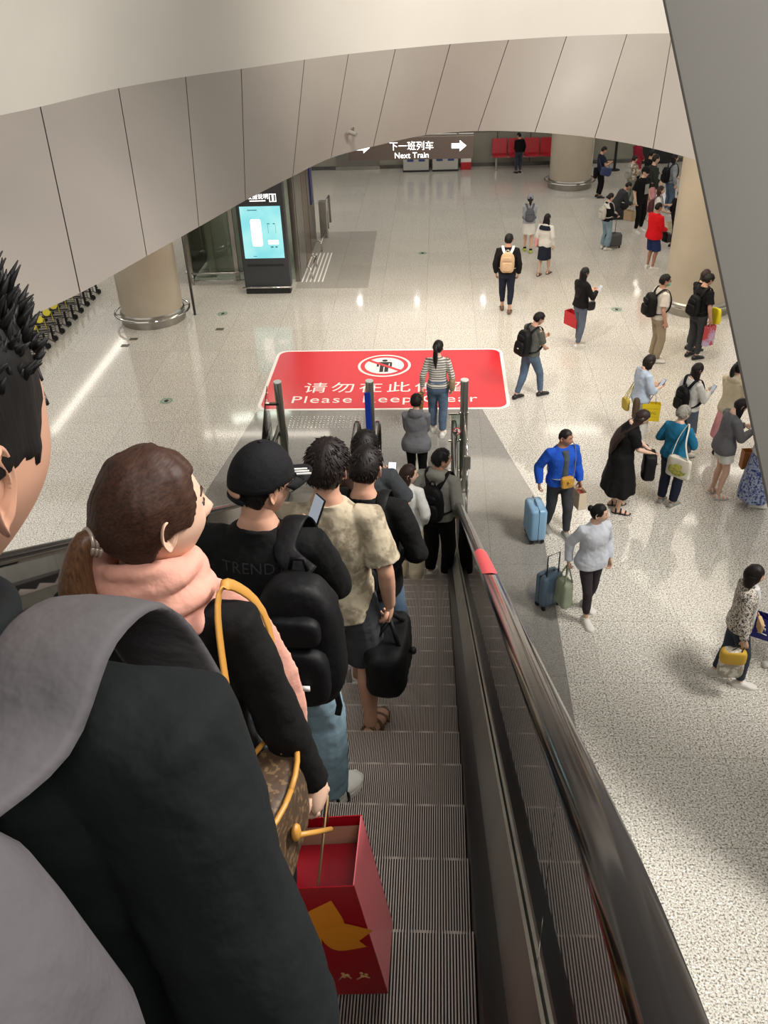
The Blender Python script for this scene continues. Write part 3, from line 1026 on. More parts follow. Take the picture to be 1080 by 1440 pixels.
# bullet camera under the fascia
r = empty('security_camera', (-1.35, 14.72, 4.55), 'small pale security camera fixed on the curved fascia', 'camera')
m = MB(); m.tube([(0, 0.25, 0), (0, 0.0, -0.02)], 0.02, 8); m.build('bracket', STEEL, r)
m = MB(); m.tube([(-0.05, 0.0, -0.02), (0.07, -0.06, -0.05)], 0.035, 12); m.build('housing', mat('camera_grey', '#8f8b84', 0.4), r, auto=True)
# ------------------------------------------------------------------ people: one body mesh each, clothes and hair as its children
BAKE = []      # (object, voxel, smooth iterations, wrinkle, extra fine geometry)

def rot_z(a): return Matrix.Rotation(a, 3, 'Z')
def rot_x(a): return Matrix.Rotation(a, 3, 'X')

def ik(a, b, l1, l2, pole):
    d = b - a
    D = min(d.length, l1 + l2 - 0.002)
    u = d.normalized()
    b = a + u * D
    x = (l1 * l1 - l2 * l2 + D * D) / (2 * D)
    h = sqrt(max(0.0, l1 * l1 - x * x))
    p = Vector(pole)
    p = p - u * p.dot(u)
    if p.length < 1e-6: p = u.orthogonal()
    return a + u * x + p.normalized() * h, b

ARM = {'side': (0.245, 0.03, 0.875), 'phone': (0.10, 0.29, 1.17), 'front': (0.05, 0.26, 0.98), 'strap': (0.13, 0.19, 1.27), 'bag': (0.275, 0.04, 0.875),
       'swingf': (0.25, 0.22, 0.91), 'swingb': (0.26, -0.22, 0.92), 'pocket': (0.20, 0.07, 0.93), 'low': (0.11, 0.27, 1.02), 'rail': (0.30, 0.18, 1.02)}

SKIN_A, SKIN_B, SKIN_C = '#c4957c', '#dab29a', '#ab7c64'
LIP, EYEW, EYED = '#a8645a', '#e5ddd5', '#1c1512'

def head_fn(near):
    def fn(d):
        x, y, z = d
        X, Yf, Z = 0.0765, (0.094 if y > 0 else 0.101), (0.118 if z > 0 else 0.117)
        jaw = sstep(0.05, 0.95, -z)
        p = Vector((X * x * (1 - 0.26 * jaw), Yf * y, Z * z))
        if y < 0: p.y *= 1 - 0.42 * sstep(0.05, 0.8, -z)
        g = lambda a, b_, c, sx, sy, sz: math.exp(-((x - a) / sx) ** 2 - ((y - b_) / sy) ** 2 - ((z - c) / sz) ** 2)
        p.y += 0.013 * g(0, .55, -.83, .35, .5, .22)            # chin
        p.y += 0.024 * g(0, 1, -.16, .13, .6, .13) + 0.012 * g(0, 1, .02, .11, .6, .17)   # nose
        p.x += (0.006 if x > 0 else -0.006) * g(.13 if x > 0 else -.13, 1, -.2, .1, .6, .1)
        p.y -= 0.010 * (g(.36, .92, .1, .17, .6, .12) + g(-.36, .92, .1, .17, .6, .12))   # eye sockets
        p.y += 0.005 * (g(.34, .9, .27, .24, .6, .09) + g(-.34, .9, .27, .24, .6, .09))   # brow
        p.y += 0.007 * (g(0, .9, -.43, .22, .6, .06) + g(0, .9, -.54, .18, .6, .06))      # lips
        p.y -= 0.004 * g(0, .9, -.485, .25, .6, .03)
        p.y += 0.004 * (g(.5, .75, -.2, .2, .5, .2) + g(-.5, .75, -.2, .2, .5, .2))       # cheeks
        return p
    return fn

class Fig:
    """skeleton of a standing, walking or crouching figure in its own axes: x right, y ahead, z up, 1.72 m tall before scaling"""
    def __init__(s, h=1.7, fem=False, lean=0, side=0, twist=0, feet=None, arms=('side', 'side'), head=(0, 8), wide=1.0, crouch=0, tilt=0):
        s.S = h / 1.72
        s.fem, s.lean, s.side, s.twist, s.wide = fem, radians(lean), radians(side), radians(twist), wide
        feet = feet or ((-0.10, 0.0, 0, 8), (0.10, 0.0, 0, 8))
        s.feet = feet
        s.yaw = [radians(feet[0][3]), radians(-feet[1][3])]
        s.ank = [Vector((f[0], f[1], f[2] + 0.085)) for f in feet]
        my = (feet[0][1] + feet[1][1]) / 2
        s.drop = crouch
        while s.drop < 0.7:
            s.hip = [Vector((sx * 0.088, my, 0.905 - s.drop)) for sx in (-1, 1)]
            if all((s.hip[i] - s.ank[i]).length < 0.826 for i in (0, 1)): break
            s.drop += 0.005
        s.my = my
        s.knee = []
        for i in (0, 1):
            pole = rot_z(s.yaw[i]) @ Vector((0.05 * (-1, 1)[i], 1, 0))
            k, a = ik(s.hip[i], s.ank[i], 0.425, 0.405, pole)
            s.knee.append(k)
        sw = (0.158 if fem else 0.178) * (0.5 + 0.5 * wide)
        s.sh = [s.U((sx * sw, -0.01, 1.388)) for sx in (-1, 1)]
        s.elb, s.wr = [], []
        for i, sx in ((0, -1), (1, 1)):
            a = arms[i]
            t = ARM[a] if isinstance(a, str) else a
            t0 = Vector((sx * t[0] if isinstance(a, str) else t[0], t[1], t[2]))
            base = Vector((sx * sw, -0.01, 1.388))
            tgt = s.sh[i] + s.tw(t0 - base)
            pole = s.tw(Vector((sx * 0.55, -0.8, -0.35)))
            e, w = ik(s.sh[i], tgt, 0.285, 0.255, pole)
            s.elb.append(e); s.wr.append(w)
        piv = s.U((0, -0.012, 1.485))
        s.Rh = rot_z(radians(head[0]) + s.twist) @ rot_x(-radians(head[1]) - s.lean * 0.55) @ Matrix.Rotation(radians(tilt), 3, 'Y')
        s.piv = piv
        s.hc = piv + s.Rh @ Vector((0, 0.028, 0.117))

    def tw(s, v):
        return rot_z(s.twist) @ Vector(v)

    def U(s, p):
        p = Vector(p)
        w = sstep(0.93, 1.18, p.z)
        c = Vector((0, 0, 0.95))
        q = p - c
        q = rot_z(s.twist * w) @ q
        q = rot_x(-s.lean * w) @ q
        q = Matrix.Rotation(s.side * w, 3, 'Y') @ q
        q = q + c
        return Vector((q.x, q.y + s.my, q.z - s.drop))

    def ring(s, z, rx, ry, cy=0.0, cx=0.0, n=24, pw=2.4):
        out = []
        for j in range(n):
            a = 2 * pi * j / n
            ca, sa = cos(a), sin(a)
            out.append(s.U((cx + rx * math.copysign(abs(ca) ** (2 / pw), ca), cy + ry * math.copysign(abs(sa) ** (2 / pw), sa), z)))
        return out

    def torso_rings(s, off=0.0, z0=0.80, z1=1.50, hem=0.0, neck=True):
        w = s.wide
        if s.fem:
            T = [(0.80, .150, .100, 0), (0.88, .168, .112, -.008), (0.95, .166, .112, -.006), (1.06, .135, .094, 0), (1.16, .140, .100, .006), (1.25, .152, .112, .012), (1.33, .150, .098, .004), (1.39, .128, .080, -.006), (1.43, .092, .066, -.012), (1.46, .064, .058, -.014), (1.49, .054, .054, -.012)]
        else:
            T = [(0.80, .150, .100, 0), (0.88, .165, .110, -.004), (0.95, .163, .110, -.002), (1.06, .152, .104, 0), (1.16, .160, .108, 0), (1.25, .172, .115, .002), (1.33, .172, .108, -.002), (1.39, .148, .088, -.008), (1.43, .104, .072, -.012), (1.46, .072, .064, -.014), (1.49, .060, .060, -.012)]
        def at(z):
            for a, b_ in zip(T, T[1:]):
                if a[0] <= z <= b_[0]:
                    u = (z - a[0]) / (b_[0] - a[0])
                    return [a[k] + (b_[k] - a[k]) * u for k in range(4)]
            return list(T[0] if z < T[0][0] else T[-1])
        zs = [z0 + (z1 - z0) * k / 13 for k in range(14)]
        rings = []
        for z in zs:
            _, rx, ry, cy = at(z)
            o = off * (1 - 0.6 * sstep(1.38, 1.46, z)) + hem * sstep(1.15, z0, z) if z0 < 1.15 else off
            k = w if z < 1.36 else 1 + (w - 1) * 0.5
            rings.append(s.ring(z, rx * k + o, ry * (1 + (w - 1) * 1.1) + o, cy))
        return rings

SHADOWED = []

def foot_mesh(mb, fig, i, off=0.0, y1=0.185):
    R = rot_z(fig.yaw[i])
    a = Vector((fig.ank[i].x, fig.ank[i].y, fig.ank[i].z - 0.085))
    st = [(-0.072, .020, .045), (-0.062, .031, .07), (-0.03, .035, .082), (0.02, .036, .082), (0.06, .040, .068), (0.10, .046, .052), (0.14, .046, .042), (0.17, .036, .034), (y1, .016, .022)]
    rings = []
    for y, w, t in st:
        w += off; t += off
        r = []
        for j in range(14):
            an = 2 * pi * j / 14
            r.append(a + R @ Vector((w * cos(an), y + (off if y > 0 else -off), max(0.0, t / 2 + t / 2 * sin(an)))))
        rings.append(r)
    mb.loft(rings)

def hand_mesh(mb, wrist, d, n, side, curl=0.6, S=1.0, grip=False):
    """palm, four fingers of their own length and a thumb from the side of the palm; n points out of the palm"""
    d = d.normalized()
    n = (n - d * n.dot(d)).normalized()
    s = d.cross(n) * side
    P = lambda a, b_, c: wrist + d * a + s * b_ + n * c
    rings = []
    for a, w, t in ((-0.02, .026, .021), (0.0, .028, .019), (0.03, .037, .017), (0.065, .042, .014), (0.088, .040, .011), (0.094, .034, .006)):
        rings.append([P(a, w * cos(2 * pi * j / 12), t * sin(2 * pi * j / 12)) for j in range(12)])
    mb.loft(rings)
    for k, (off, L) in enumerate(((0.031, .070), (0.0105, .080), (-0.0105, .074), (-0.031, .058))):
        pts = [P(0.075, off * .9, 0)]
        ang = 0.15
        p = P(0.088, off, 0)
        pts.append(p)
        for q, f in enumerate((.42, .32, .26)):
            ang += curl * (0.55 if q == 0 else 0.85)
            p = p + (d * cos(ang) + n * sin(ang)) * (L * f)
            pts.append(p)
        mb.tube(pts, [.0085, .0095, .0088, .008, .0062], 7)
    b0 = P(0.022, 0.024, 0.004)
    pts = [b0, P(0.048, 0.047, 0.010), P(0.072, 0.054, 0.018 + 0.012 * curl), P(0.092, 0.050 - 0.014 * curl, 0.026 + 0.02 * curl)]
    mb.tube(pts, [.013, .0115, .0095, .007], 8)

def ear_mesh(mb, fig, sx, near):
    """one closed shell: rolled helix at the edge, hollow concha inside, lobe below"""
    n = (14, 20, 36)[near]
    prof = ((0.0, -.004), (.22, -.0045), (.42, -.002), (.58, .004), (.70, .005), (.80, .0055), (.88, .0095), (.95, .0105), (1.0, .008), (1.0, .003), (.92, -.002), (.72, -.008), (.55, -.016))
    rings = []
    for u, h in prof:
        r = []
        for j in range(n):
            a = 2 * pi * j / n
            ca, sa = cos(a), sin(a)
            ry = .0195 * (1 - .34 * max(0.0, -sa) ** 1.6)
            rz = .033
            fwd_ = max(0.0, -ca)                     # towards the face
            lobe = max(0.0, -sa - .72) / .28
            hh = h * (1 - .75 * fwd_ * (u > .6) * (h > 0)) * (1 - .55 * lobe * (h > 0))
            yy, zz = -.012 - ry * u * ca, rz * u * sa
            out = .0775 + hh + .010 * max(-.3, ca) * u
            p = Vector((sx * out, yy - .10 * zz, zz))
            r.append(fig.hc + fig.Rh @ p)
        rings.append(r if sx > 0 else r[::-1])
    mb.loft(rings)

def hair_shell(fig, style, near, t=0.017):
    H = lambda p: fig.hc + fig.Rh @ Vector(p)
    base = head_fn(False)
    mb = MB()
    def fn(d):
        x, y, z = d
        X, Y, Z = 0.0765, (0.092 if y > 0 else 0.101), 0.118
        az = atan2(x, y)                      # 0 = front
        f = abs(az) / pi
        if style in ('short', 'crew', 'spiky', 'bald'):
            line = 0.60 - 0.52 * sstep(0.22, 0.40, f) - 0.62 * sstep(0.5, 0.75, f)
            line += 0.10 * sstep(.38, .43, f) * (1 - sstep(.53, .58, f))
            if style == 'spiky': line -= 0.16 * sstep(.2, .3, f) * (1 - sstep(.55, .66, f))
        elif style == 'fringe':
            line = 0.42 - 0.42 * sstep(0.22, 0.40, f) - 0.62 * sstep(0.5, 0.75, f)
        elif style == 'bob':
            line = 0.40 - 1.35 * sstep(0.24, 0.42, f)
        else:
            line = 0.62 - 0.62 * sstep(0.22, 0.40, f) - 0.60 * sstep(0.48, 0.75, f)
        k = sstep(line - 0.07, line + 0.07, z)
        tt = t * (0.55 + 0.45 * sstep(line, line + 0.7, z))
        if style in ('crew',):
            tt *= 0.75 if z > .5 else .5
        if style == 'spiky':
            tt *= (0.32 + 0.68 * sstep(.25, .6, z))
        p = Vector((X * x, Y * y, Z * z))
        if style != 'bob':
            if y < 0: p.y *= 1 - 0.36 * sstep(0.05, 0.8, -z)
        nrm = Vector((x / X, y / Y, z / Z)).normalized()
        wob = 0.004 * noise.noise(d * 3.1) + (0.0025 * noise.noise(Vector((az * 9, z * 2, 0))) if near else 0)
        return p + nrm * ((tt + wob) * k - 0.012 * (1 - k))
    nu, nv = (72, 52) if near else (36, 26)
    if style == 'tied':          # strands gather towards the back of the head
        Q = rot_x(radians(97))
        def fn2(d):
            a = atan2(d.x, d.y)
            p = fn(Q @ d)
            return p * (1 + (0.0035 * sin(a * 37) + 0.003 * sin(a * 61 + 1)) * sstep(1.0, .8, abs(d.z)))
        mb.ell(fig.hc, None, nu if not near else 120, nv, fn2, fig.Rh)
    else:
        mb.ell(fig.hc, None, nu, nv, fn, fig.Rh)
    return mb

def long_hair(fig, mb, L, w=0.085, spread=1.0, curly=0.0, front=True, near=False, back=0.0, lift=0.0):
    """hair falling from the crown over the nape: a sheet wrapped round the back of the head, closed and thick"""
    n = 26 if not near else 48
    rings = []
    N = 16
    nb = fig.piv
    dn = Vector((0, 0, -1))
    fwd = fig.Rh @ Vector((0, 1, 0)); fwd.z = 0; fwd.normalize()
    rgt = Vector((fwd.y, -fwd.x, 0))
    top = fig.hc + fig.Rh @ Vector((0, -0.012, 0.03))
    for i in range(N + 1):
        u = i / N
        z = u * L
        c = top - fwd * (0.012 + 0.072 * sstep(0.05, 0.35, z) + 0.05 * sstep(0.2, 0.5, z) + back * z + lift * sstep(.04, .22, z)) + dn * z
        rx = (w + 0.006) * (1 + 0.22 * sstep(.1, .45, u) * spread) * (1 - 0.45 * sstep(0.72, 1, u))
        ry = (0.088 - 0.048 * sstep(0.08, 0.22, z)) * (1 - 0.5 * sstep(0.75, 1, u))
        r = []
        for j in range(n):
            a = 2 * pi * j / n
            q = Vector((cos(a) * rx, sin(a) * ry, 0))
            if sin(a) > 0: q.y *= (1 if z < 0.02 else 0.55)
            k = 1 + (0.05 + 0.22 * curly) * noise.noise(Vector((cos(a) * 3, sin(a) * 3, z * (6 + 14 * curly)))) + 0.03 * sin(a * 11)
            r.append(c + rgt * (q.x * k) + fwd * (q.y * k))
        rings.append(r)
    mb.loft(rings)

def person(label, loc, rz, fig, skin=SKIN_B, hair=None, top=None, bottom=None, shoes=None, near=0, group=None, extras=None, face=True, hands=(None, None), curl=(0.6, 0.6)):
    """near: 0 far, 1 middle distance, 2 close to the camera"""
    S = fig.S
    vox = (0.013, 0.010, 0.0065)[near]
    sk = mat('skin', skin, 0.5, kind='skin')
    hcol = (hair or {}).get('color', '#17120f')
    hm = mat('hair', hcol, 0.55, kind='hairback' if hair and hair.get('style') in ('pony', 'bun') else 'hair', spec=0.3)
    # ---- body
    B = MB()
    B.loft(fig.torso_rings(-0.014))
    lk = 0.84 if bottom and bottom.get('kind', 'trousers') == 'trousers' else 1.0
    ak_ = 0.86 if top and top.get('sleeve', 'long') == 'long' else 1.0
    B.tube([fig.U((0, -0.014, 1.40)), fig.piv, fig.hc + fig.Rh @ Vector((0, -0.022, -0.04))], [0.066, 0.056, 0.056] if not fig.fem else [0.058, 0.047, 0.047], 18)
    for i in (0, 1):
        B.cap_tube(fig.hip[i] + Vector((0, 0, .02)), fig.knee[i], 0.078 * lk, 0.054 * lk)
        m_ = fig.knee[i].lerp(fig.ank[i], 0.3) - (rot_z(fig.yaw[i]) @ Vector((0, 1, 0))) * 0.016
        B.tube([fig.knee[i] + Vector((0, 0, .03)), fig.knee[i], m_, fig.knee[i].lerp(fig.ank[i], .75), fig.ank[i]], [.052 * lk, .052 * lk, .054 * lk, .038, .036], 14)
        foot_mesh(B, fig, i)
        r0, r1, r2 = (0.037, 0.033, 0.025) if fig.fem else (0.044, 0.038, 0.029)
        r0, r1 = r0 * ak_, r1 * ak_
        B.cap_tube(fig.sh[i], fig.elb[i], r0, r1)
        B.tube([fig.elb[i], fig.elb[i].lerp(fig.wr[i], .3), fig.wr[i]], [r1, r1 * 1.02, r2], 14)
    F = MB()
    nu, nv = ((22, 16), (32, 24), (64, 48))[near]
    F.cur = 0
    F.ell(fig.hc, None, nu, nv, head_fn(near > 1), fig.Rh)
    for sx in (-1, 1): ear_mesh(F, fig, sx, near)
    for i, sx in ((0, -1), (1, 1)):
        fd = (fig.wr[i] - fig.elb[i]).normalized()
        hd = hands[i]
        if hd:
            dd, nn = fig.tw(hd[0]), fig.tw(hd[1])
        else:
            dd = (fd + Vector((0, 0, -0.15))).normalized()
            nn = fig.tw(Vector((-sx, 0.15, 0))) if abs(fd.z) > 0.6 else fig.tw(Vector((-sx * 0.6, 0.0, 0.7)))
        hand_mesh(F, fig.wr[i] - fd * 0.004, dd, nn, 1 if sx < 0 else -1, curl[i])
    H = lambda p: fig.hc + fig.Rh @ Vector(p)
    if face:
        hf = head_fn(near > 1)
        def sf(x, y, z, up=0.0):
            q = Vector((x, y, z)).normalized()
            p = hf(q)
            return H(p + Vector((p.x / .0765, p.y / .094, p.z / .118)).normalized() * up)
        for sx in (-1, 1):
            F.cur = 1; F.ell(sf(sx * .38, .90, .10, -.0030), (.0125, .0095, .0075), 10, 8, R=fig.Rh)
            F.cur = 2; F.ell(sf(sx * .37, .905, .10, .0040), (.0056, .0040, .0058), 8, 6, R=fig.Rh)
            F.tube([sf(sx * .22, .95, .155, .0025), sf(sx * .38, .90, .185, .0050), sf(sx * .54, .82, .14, .0030)], .0018, 5)
            F.cur = 3
            F.tube([sf(sx * .16, .93, .32, .0008), sf(sx * .36, .88, .37, .0012), sf(sx * .58, .76, .32, .0006)], [.0028, .0036, .0016], 6)
        F.cur = 4
        F.tube([sf(-.24, .88, -.46), sf(-.10, .9, -.44, .001), sf(0, .9, -.45, .0005), sf(.10, .9, -.44, .001), sf(.24, .88, -.46)], [.0015, .0038, .0034, .0038, .0015], 6)
        F.tube([sf(-.20, .88, -.50), sf(0, .9, -.545, .0005), sf(.20, .88, -.50)], [.0015, .0045, .0015], 6)
        F.cur = 0
    mats_ = [sk, mat('eye_white', EYEW, 0.3), mat('eye_dark', EYED, 0.2), hm, mat('lips', LIP, 0.45)]
    o = B.build('person', mats_, None, scale=S, loc=loc, rz=rz)
    tag(o, label, 'person', group)
    BAKE.append((o, vox * S, 5, 0, F, S))
    part = lambda mb, nm, m_, v=vox, sm_=6, wr=0.0: BAKE.append((mb.build(nm, m_, o, scale=S), v * S, sm_, wr, None, S))
    # ---- trousers, shorts or skirt
    if bottom:
        k = bottom.get('kind', 'trousers')
        m_ = bottom['mat']
        off = bottom.get('loose', 0.014)
        T = MB()
        waist = bottom.get('waist', 1.04)
        if k in ('trousers', 'shorts'):
            T.loft([fig.ring(z, rx * fig.wide + off * .7, ry * (1 + (fig.wide - 1) * 1.1) + off * .7, -0.004) for z, rx, ry in ((0.79, .120, .085), (.84, .158, .105), (0.90, .168, .113), (0.97, .160, .110), (waist, .148, .103))])
            hem = bottom.get('hem', 0.06)
            ends = []
            for i in (0, 1):
                h_, k_, a_ = fig.hip[i], fig.knee[i], fig.ank[i]
                if k == 'shorts':
                    e = h_.lerp(k_, bottom.get('cut', 0.8))
                    T.cap_tube(h_, h_.lerp(e, .5), .090 + off, .086 + off)
                    T.tube([h_, h_.lerp(e, .5), e], [.090 + off, .082 + off * 1.3, .072 + off * 1.9], 16)
                else:
                    e = k_.lerp(a_ , 1 - (hem - 0.02) / 0.42)
                    ro = bottom.get('hem_r', 0.052)
                    kn = bottom.get('knee_r', None) or (.056 + off)
                    T.cap_tube(h_, k_, .086 + off, kn)
                    T.tube([k_, k_.lerp(e, .35), k_.lerp(e, .7), e], [kn, kn * .45 + (ro + .012) * .55, ro + .008, ro], 16)
            part(T, 'shorts' if k == 'shorts' else 'trousers', m_, wr=bottom.get('wrinkle', 0.008))
        else:
            L = bottom.get('hem', 0.5)
            rx0, rx1 = .150, bottom.get('hem_r', 0.20)
            rings = []
            sp = max(abs(fig.feet[0][1] - fig.feet[1][1]) / 2, 0)
            for q in range(9):
                u = q / 8
                z = waist + (L - waist) * u
                z2 = z if z > .9 else z
                fl = 0.02 * u
                r = []
                for j in range(32):
                    a = 2 * pi * j / 32
                    kk = 1 + fl * 2.2 * sin(a * 7) * u
                    rx = (rx0 + off + (rx1 - rx0) * sstep(0, 1, u * .9 + .1)) * kk * fig.wide
                    ry = (.105 + off + (rx1 * .85 - .105) * sstep(0, 1, u * .9 + .1) + sp * .5 * u) * kk
                    r.append(fig.U((rx * cos(a), ry * sin(a), z)))
                rings.append(r)
            T.loft(rings)
            part(T, 'skirt', m_, wr=0.004)
    # ---- upper garment
    if top:
        m_ = top['mat']
        off = top.get('loose', 0.014) * 0.75
        hem = top.get('hem', 0.92)
        T = MB()
        z1 = top.get('neck', 1.462)
        if hem >= 0.78:
            T.loft(fig.torso_rings(off, hem, z1, hem=top.get('flare', 0.01)))
        else:      # dress or long coat
            T.loft(fig.torso_rings(off, 0.80, z1, hem=top.get('flare', 0.02)))
            rings = []
            for q in range(9):
                u = q / 8
                z = 1.0 + (hem - 1.0) * u
                rr = .165 + off + (top.get('hem_r', .24) - .165) * u
                rings.append([fig.U(((rr * cos(2 * pi * j / 36)) * (1 + .05 * u * sin(2 * pi * j / 36 * 8)) * fig.wide, rr * .82 * sin(2 * pi * j / 36) * (1 + .05 * u * sin(2 * pi * j / 36 * 8)), z)) for j in range(36)])
            T.loft(rings)
        sl = top.get('sleeve', 'long')
        for i in (0, 1):
            sx = (-1, 1)[i]
            s_, e_, w_ = fig.sh[i], fig.elb[i], fig.wr[i]
            r0, r1, r2 = ((.046, .041, .032) if fig.fem else (.054, .047, .036))
            so = top.get('sleeve_loose', off / 0.75) * 0.75
            inner = s_ + fig.tw(Vector((-sx * 0.06, 0.0, 0.004)))
            if sl == 'long':
                T.tube([inner, s_, s_.lerp(e_, .5), e_], [r0 * .8 + off * .8, r0 + off, r0 * .96 + so * .9, r1 + so * .8], 16)
                T.cap_tube(e_, e_.lerp(w_, .5), r1 + so * .8, r1 * .9 + so * .8)
                T.tube([e_, e_.lerp(w_, .5), e_.lerp(w_, .96)], [r1 + so, r1 * .9 + so, r2 + so * .75], 16)
            elif sl == 'short':
                c_ = top.get('cut', 0.62)
                T.tube([inner, s_, s_.lerp(e_, c_ * .5), s_.lerp(e_, c_)], [r0 * .8 + off * .8, r0 + off, r0 + so + .006, r0 + so + .016], 16)
            elif sl == 'threequarter':
                T.tube([inner, s_, s_.lerp(e_, .5), e_], [r0 * .8 + off * .8, r0 + off, r0 + so, r1 + so], 16)
                T.cap_tube(e_, e_.lerp(w_, .3), r1 + so, r1 + so * .9)
            T.ell(s_ + fig.tw(Vector((-sx * .016, 0, -.014))), (r0 + off * .8,) * 3, 14, 10)
        col = top.get('collar', 'crew')
        if col == 'hood':
            c0 = fig.U((0, -0.075, 1.425))
            T.ell(c0, (0.115, 0.060, 0.085), 18, 12, R=rot_x(radians(20)))
            T.tube([fig.U((0.085 * cos(a), 0.0 + 0.075 * sin(a), 1.455 - 0.03 * sin(a))) for a in [2 * pi * k / 16 for k in range(17)]], 0.030, 10)
        elif col == 'high':
            T.tube([fig.U((0.064 * cos(a), -0.012 + 0.064 * sin(a), 1.475 - 0.012 * sin(a))) for a in [2 * pi * k / 16 for k in range(17)]], 0.017, 10)
        elif col == 'shirt':
            T.tube([fig.U((0.064 * cos(a), -0.012 + 0.066 * sin(a), 1.468 - 0.02 * sin(a))) for a in [2 * pi * k / 16 for k in range(17)]], 0.013, 8)
        else:
            T.tube([fig.U((0.072 * cos(a), -0.010 + 0.072 * sin(a), 1.452 - 0.015 * sin(a))) for a in [2 * pi * k / 16 for k in range(17)]], 0.010, 8)
        part(T, top.get('name', 'shirt'), m_, vox * (0.9 if near else 1), 6 + 2 * near, wr=top.get('wrinkle', 0.010))
        if top.get('inner'):
            T = MB()
            rings = []
            for z in [hem + .02 + (1.43 - hem - .02) * k / 9 for k in range(10)]:
                ry = (0.125 if fig.fem else 0.13) + off + (0.012 if z < 1.30 else -0.035 * sstep(1.30, 1.44, z) + .012)
                w = 0.055 + 0.03 * sstep(1.1, hem, z)
                rings.append([fig.U((w * cos(2 * pi * j / 12), ry - 0.05 + 0.048 * sin(2 * pi * j / 12), z)) for j in range(12)])
            T.loft(rings)
            part(T, 'inner_shirt', top['inner'], vox, 3)
        if top.get('panel'):          # contrasting shoulder or yoke panel
            T = MB()
            T.loft([fig.ring(z, rx + off + .012, ry + off + .012, -0.004) for z, rx, ry in ((1.30, .172, .108), (1.36, .165, .100), (1.42, .122, .085))])
            part(T, 'yoke', top['panel'], vox, 4)
    # ---- shoes
    if shoes:
        for i in (0, 1):
            T = MB()
            if shoes.get('kind') == 'sandal':
                R = rot_z(fig.yaw[i]); a = Vector((fig.ank[i].x, fig.ank[i].y, fig.ank[i].z - 0.085))
                T.loft([[a + R @ Vector((w * cos(2 * pi * j / 12), y, 0.011 + 0.011 * sin(2 * pi * j / 12))) for j in range(12)] for y, w in ((-.085, .02), (-.06, .037), (0, .040), (.08, .048), (.14, .05), (.18, .038), (.2, .015))])
                for y, rr, zz in ((.12, .052, .030), (-.02, .044, .075), (.05, .046, .058)):
                    T.tube([a + R @ Vector((rr * cos(pi * j / 8), y, zz * 1.15 * sin(pi * j / 8) + .008)) for j in range(9)], .009, 6, flat=(1, 1.6))
            else:
                foot_mesh(T, fig, i, 0.009, 0.19)
                a, ak = fig.ank[i], fig.knee[i]
                T.tube([a - Vector((0, 0, .02)), a.lerp(ak, .03 if shoes.get('kind') != 'boot' else .3)], .043, 14)
            sh = T.build('shoe', shoes['mat'], o, scale=S)
            if shoes.get('sole'):
                R = rot_z(fig.yaw[i]); a = Vector((fig.ank[i].x, fig.ank[i].y, fig.ank[i].z - 0.085))
                T = MB()
                ol = [(-.084, .020), (-.07, .035), (-.03, .042), (.02, .042), (.06, .047), (.10, .056), (.14, .057), (.175, .045), (.203, .02)]
                pl = [(w, y) for y, w in ol] + [(-w, y) for y, w in reversed(ol)]
                T.prism(pl, 0.0, 0.026)
                T.map(lambda p: a + R @ p)
                T.build('sole', shoes['sole'], sh, scale=S, smooth=False)
            if shoes.get('trim'):
                R = rot_z(fig.yaw[i]); a = Vector((fig.ank[i].x, fig.ank[i].y, fig.ank[i].z - 0.085))
                T = MB()
                for y, rr, zz in ((.015, .048, .098), (.075, .051, .072), (-.055, .042, .085)):
                    T.tube([a + R @ Vector((rr * cos(pi * j / 8), y, zz * sin(pi * j / 8) + .004)) for j in range(9)], .007, 6, flat=(1, 1.8))
                T.build('trim', shoes['trim'], sh, scale=S)
            if shoes.get('sock'):
                T = MB(); T.tube([fig.ank[i], fig.ank[i].lerp(fig.knee[i], .12)], .046, 12); T.build('sock', shoes['sock'], o, scale=S)
    # ---- hair
    if hair:
        st = hair.get('style', 'short')
        mb = hair_shell(fig, 'bob' if st == 'bob' else ('tied' if st in ('pony', 'long', 'bun') else st), near > 1, hair.get('t', 0.016))
        if st == 'long':
            long_hair(fig, mb, hair.get('L', 0.45), hair.get('w', .085), hair.get('spread', 1), hair.get('curly', 0), near=near > 1, back=hair.get('back', 0), lift=hair.get('lift', 0))
        if st == 'bob':
            long_hair(fig, mb, hair.get('L', 0.20), .092, .6, 0, near=near > 1)
        if st == 'pony':
            z0 = hair.get('z', 0.05)
            P = [H((0, -0.085, z0)), H((0, -0.13, z0 + .012)), H((0, -0.155, z0 - .05))]
            e = P[-1]
            L = hair.get('L', .30)
            back = fig.Rh @ Vector((0, -1, 0)); back.z = 0
            P += [e + Vector((0, 0, -L * k / 4)) + back * (-0.018 * k / 4 + .012 * sin(k)) for k in range(1, 5)]
            tm = MB()
            tm.tube(catmull(P, 4), [r_ * (1 if near < 2 else .82) for r_ in [.018 + (.040 - .018) * sstep(0, .5, k / 24) - .034 * sstep(.6, 1, k / 24) for k in range(25)]], 14 if near < 2 else 24)
            if near > 1:
                rnd = random.Random(5)
                cp = catmull(P, 4)
                for q in range(90):
                    a = rnd.uniform(0, 2 * pi); r_ = rnd.uniform(.016, .030)
                    o_ = fig.Rh @ Vector((cos(a) * r_, sin(a) * r_, 0))
                    e0 = rnd.randint(14, 22)
                    tm.tube([cp[k] + o_ * sstep(0, 10, k) for k in range(2, e0)] + [cp[e0] + o_ * 1.1 + Vector((rnd.uniform(-.01, .01), rnd.uniform(-.01, .01), -.02))], .0022, 4)
        if st == 'bun':
            mb.ell(H((0, -0.118, hair.get('z', 0.055))), (.042, .036, .040), 14, 10, R=fig.Rh)
